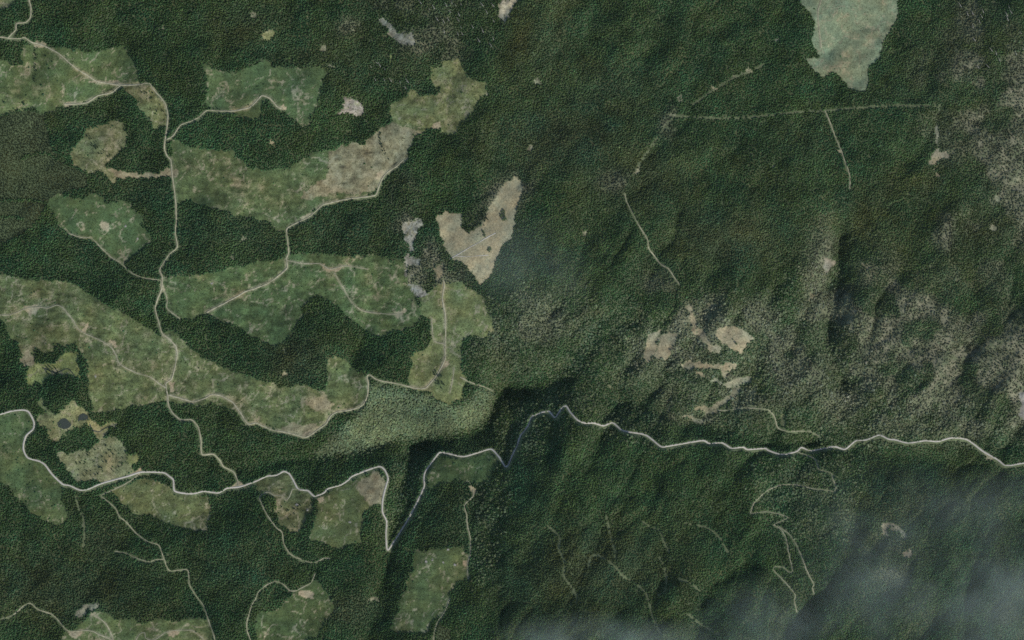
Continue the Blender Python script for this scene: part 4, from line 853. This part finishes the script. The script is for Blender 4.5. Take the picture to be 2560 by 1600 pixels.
hB = np.clip(r.normal(9, 2.0, len(B)), 5, 15)
tB = tints((.135, .178, .092), 2, B); tB *= (1 + .38 * d1[B])[:, None]; scatter('broadleaf_wood', P[B], hB, hB * r.uniform(.95, 1.4, len(B)), tB, bro_me, True,
        'pale green broadleaf wood on the banks above the gorge', 'wood')
hC = r.uniform(5.5, 9, len(C))
scatter('young_plantation', P[C], hC, hC * r.uniform(1.4, 2.0, len(C)), tints((.064, .086, .039), 3, C), con_me, True,
        'smooth low olive brown young plantation at the picture edge', 'plantation')
# shrubs and regrowth in the clearings
Q, r = grid_pts(3.6, 22)
dn = rat(lut_shr[cls] * (1 - np.clip(roadmask, 0, 1)), Q) * (.25 + 1.1 * np.clip(rat(n2, Q) * 2 - .6, 0, 1)) * (1 - .7 * rat(tan, Q)) + .9 * rat(gul.astype(np.float32), Q) + .30 * rat(sp.astype(np.float32), Q)
k_ = r.random(len(Q)) < dn; Q = Q[k_]; n = len(Q)
base = rat(ground, Q); ts = base * np.array([.72, .84, .64]) * np.exp(r.normal(0, .30, n))[:, None]
ts = ts * .55 + np.array([.075, .105, .048]) * .45 * np.exp(r.normal(0, .3, n))[:, None]
scatter('regrowth_shrubs', Q, r.uniform(1.2, 3.2, n), r.uniform(2.2, 5.0, n), ts, shr_me, False, 'low shrubs and regrowth speckling the cutblocks and meadows', 'shrubs')

# ------------------------------------------------------------------ mist banks in the lower valley
def mist(label, fx, fy, rx, ry, rz, rot, dens, seed, lo=.42, hi=.72):
    c = np.array((fx * K, fy * K)); w = to_world(c)
    V, F = [], []; nu, nv = 28, 12
    rr = np.random.default_rng(seed); ph = rr.uniform(0, 6.28, 6)
    for j in range(nv + 1):
        th = math.pi * j / nv
        for i in range(nu):
            a = 2 * math.pi * i / nu; q = 1 + .07 * math.sin(3 * a + ph[0]) + .05 * math.sin(5 * a + ph[1])
            V.append((q * math.sin(th) * math.cos(a), q * math.sin(th) * math.sin(a), math.cos(th)))
    for j in range(nv):
        for i in range(nu): F.append((j * nu + i, (j + 1) * nu + i, (j + 1) * nu + (i + 1) % nu, j * nu + (i + 1) % nu))
    m = bpy.data.materials.new('mist_air'); m.use_nodes = True; nt = m.node_tree; nt.nodes.clear()
    out = nt.nodes.new('ShaderNodeOutputMaterial'); pv = nt.nodes.new('ShaderNodeVolumePrincipled'); nt.links.new(pv.outputs[0], out.inputs['Volume'])
    pv.inputs['Color'].default_value = (.80, .92, .87, 1); pv.inputs['Anisotropy'].default_value = .1
    tc = nt.nodes.new('ShaderNodeTexCoord'); ln = nt.nodes.new('ShaderNodeVectorMath'); ln.operation = 'LENGTH'; nt.links.new(tc.outputs['Object'], ln.inputs[0])
    fo = nt.nodes.new('ShaderNodeMapRange'); fo.interpolation_type = 'SMOOTHSTEP'; fo.inputs['From Min'].default_value = 1.0; fo.inputs['From Max'].default_value = .25
    nt.links.new(ln.outputs['Value'], fo.inputs['Value'])
    ge = nt.nodes.new('ShaderNodeNewGeometry'); nz_ = nt.nodes.new('ShaderNodeTexNoise'); nz_.inputs['Scale'].default_value = .0026; nz_.inputs['Detail'].default_value = 4; nz_.inputs['Roughness'].default_value = .55
    mp = nt.nodes.new('ShaderNodeMapping'); mp.inputs['Location'].default_value = (seed * 371.0, 0, 0); mp.inputs['Scale'].default_value = (1, 1, .6); mp.inputs['Rotation'].default_value = (0, 0, .5)
    nt.links.new(ge.outputs['Position'], mp.inputs[0]); nt.links.new(mp.outputs[0], nz_.inputs['Vector'])
    rp = nt.nodes.new('ShaderNodeMapRange'); rp.interpolation_type = 'SMOOTHSTEP'; rp.inputs['From Min'].default_value = lo; rp.inputs['From Max'].default_value = hi; rp.inputs['To Min'].default_value = .12
    nt.links.new(nz_.outputs['Fac'], rp.inputs['Value'])
    m1 = nt.nodes.new('ShaderNodeMath'); m1.operation = 'MULTIPLY'; nt.links.new(fo.outputs[0], m1.inputs[0]); nt.links.new(rp.outputs[0], m1.inputs[1])
    m2 = nt.nodes.new('ShaderNodeMath'); m2.operation = 'MULTIPLY'; m2.inputs[1].default_value = dens; nt.links.new(m1.outputs[0], m2.inputs[0]); nt.links.new(m2.outputs[0], pv.inputs['Density'])
    m.cycles.volume_step_rate = .35
    o = link('mist_bank', mesh_np('mist_bank', V, F, m), kind='stuff', label=label, category='mist')
    o.location = (w[0], w[1], float(zat(c)) + rz * .9 + 60); o.scale = (rx * K * 2, ry * K * 2, rz); o.rotation_euler = (0, 0, math.radians(rot))
mist('bluish mist bank over the forest in the lower corner', 2270, 1385, 560, 300, 110, -22, .0022, 1, .3, .75)
mist('low bright streak of mist along the bottom edge', 1400, 1530, 330, 105, 70, 0, .0036, 2, .35, .65)
mist('mist wisp over the hooked lime green track', 1800, 1475, 300, 140, 80, 20, .0022, 3, .3, .75)
mist('thin bluish veil above the forest beside the heart-shaped clearing', 1270, 630, 230, 160, 60, 0, .0017, 4, .3, .75)
mist('faint veil of mist along the shaded far bank of the river', 2330, 1180, 220, 90, 60, 15, .0018, 5, .3, .75)
hm = bpy.data.materials.new('haze_air'); hm.use_nodes = True; nt = hm.node_tree; nt.nodes.clear()
out = nt.nodes.new('ShaderNodeOutputMaterial'); pv = nt.nodes.new('ShaderNodeVolumePrincipled'); nt.links.new(pv.outputs[0], out.inputs['Volume'])
pv.inputs['Color'].default_value = (.74, .95, .80, 1); pv.inputs['Density'].default_value = .009 / CAM_H; pv.inputs['Anisotropy'].default_value = 0
X, Y, Z0, Z1 = 9600.0, 9600.0, -480.0, CAM_H + 400
V = [(x, y, z) for z in (Z0, Z1) for y in (-Y, Y) for x in (-X, X)]
F = [(0, 2, 3, 1), (4, 5, 7, 6), (0, 1, 5, 4), (2, 6, 7, 3), (0, 4, 6, 2), (1, 3, 7, 5)]
link('haze', mesh_np('haze', V, F, hm, False), kind='stuff', label='thin blue-green haze between the camera and the hills', category='haze')
print('script', round(time.time() - T0, 1), 's; conifers', len(A), 'broadleaf', len(B), 'young', len(C), 'shrubs', n)
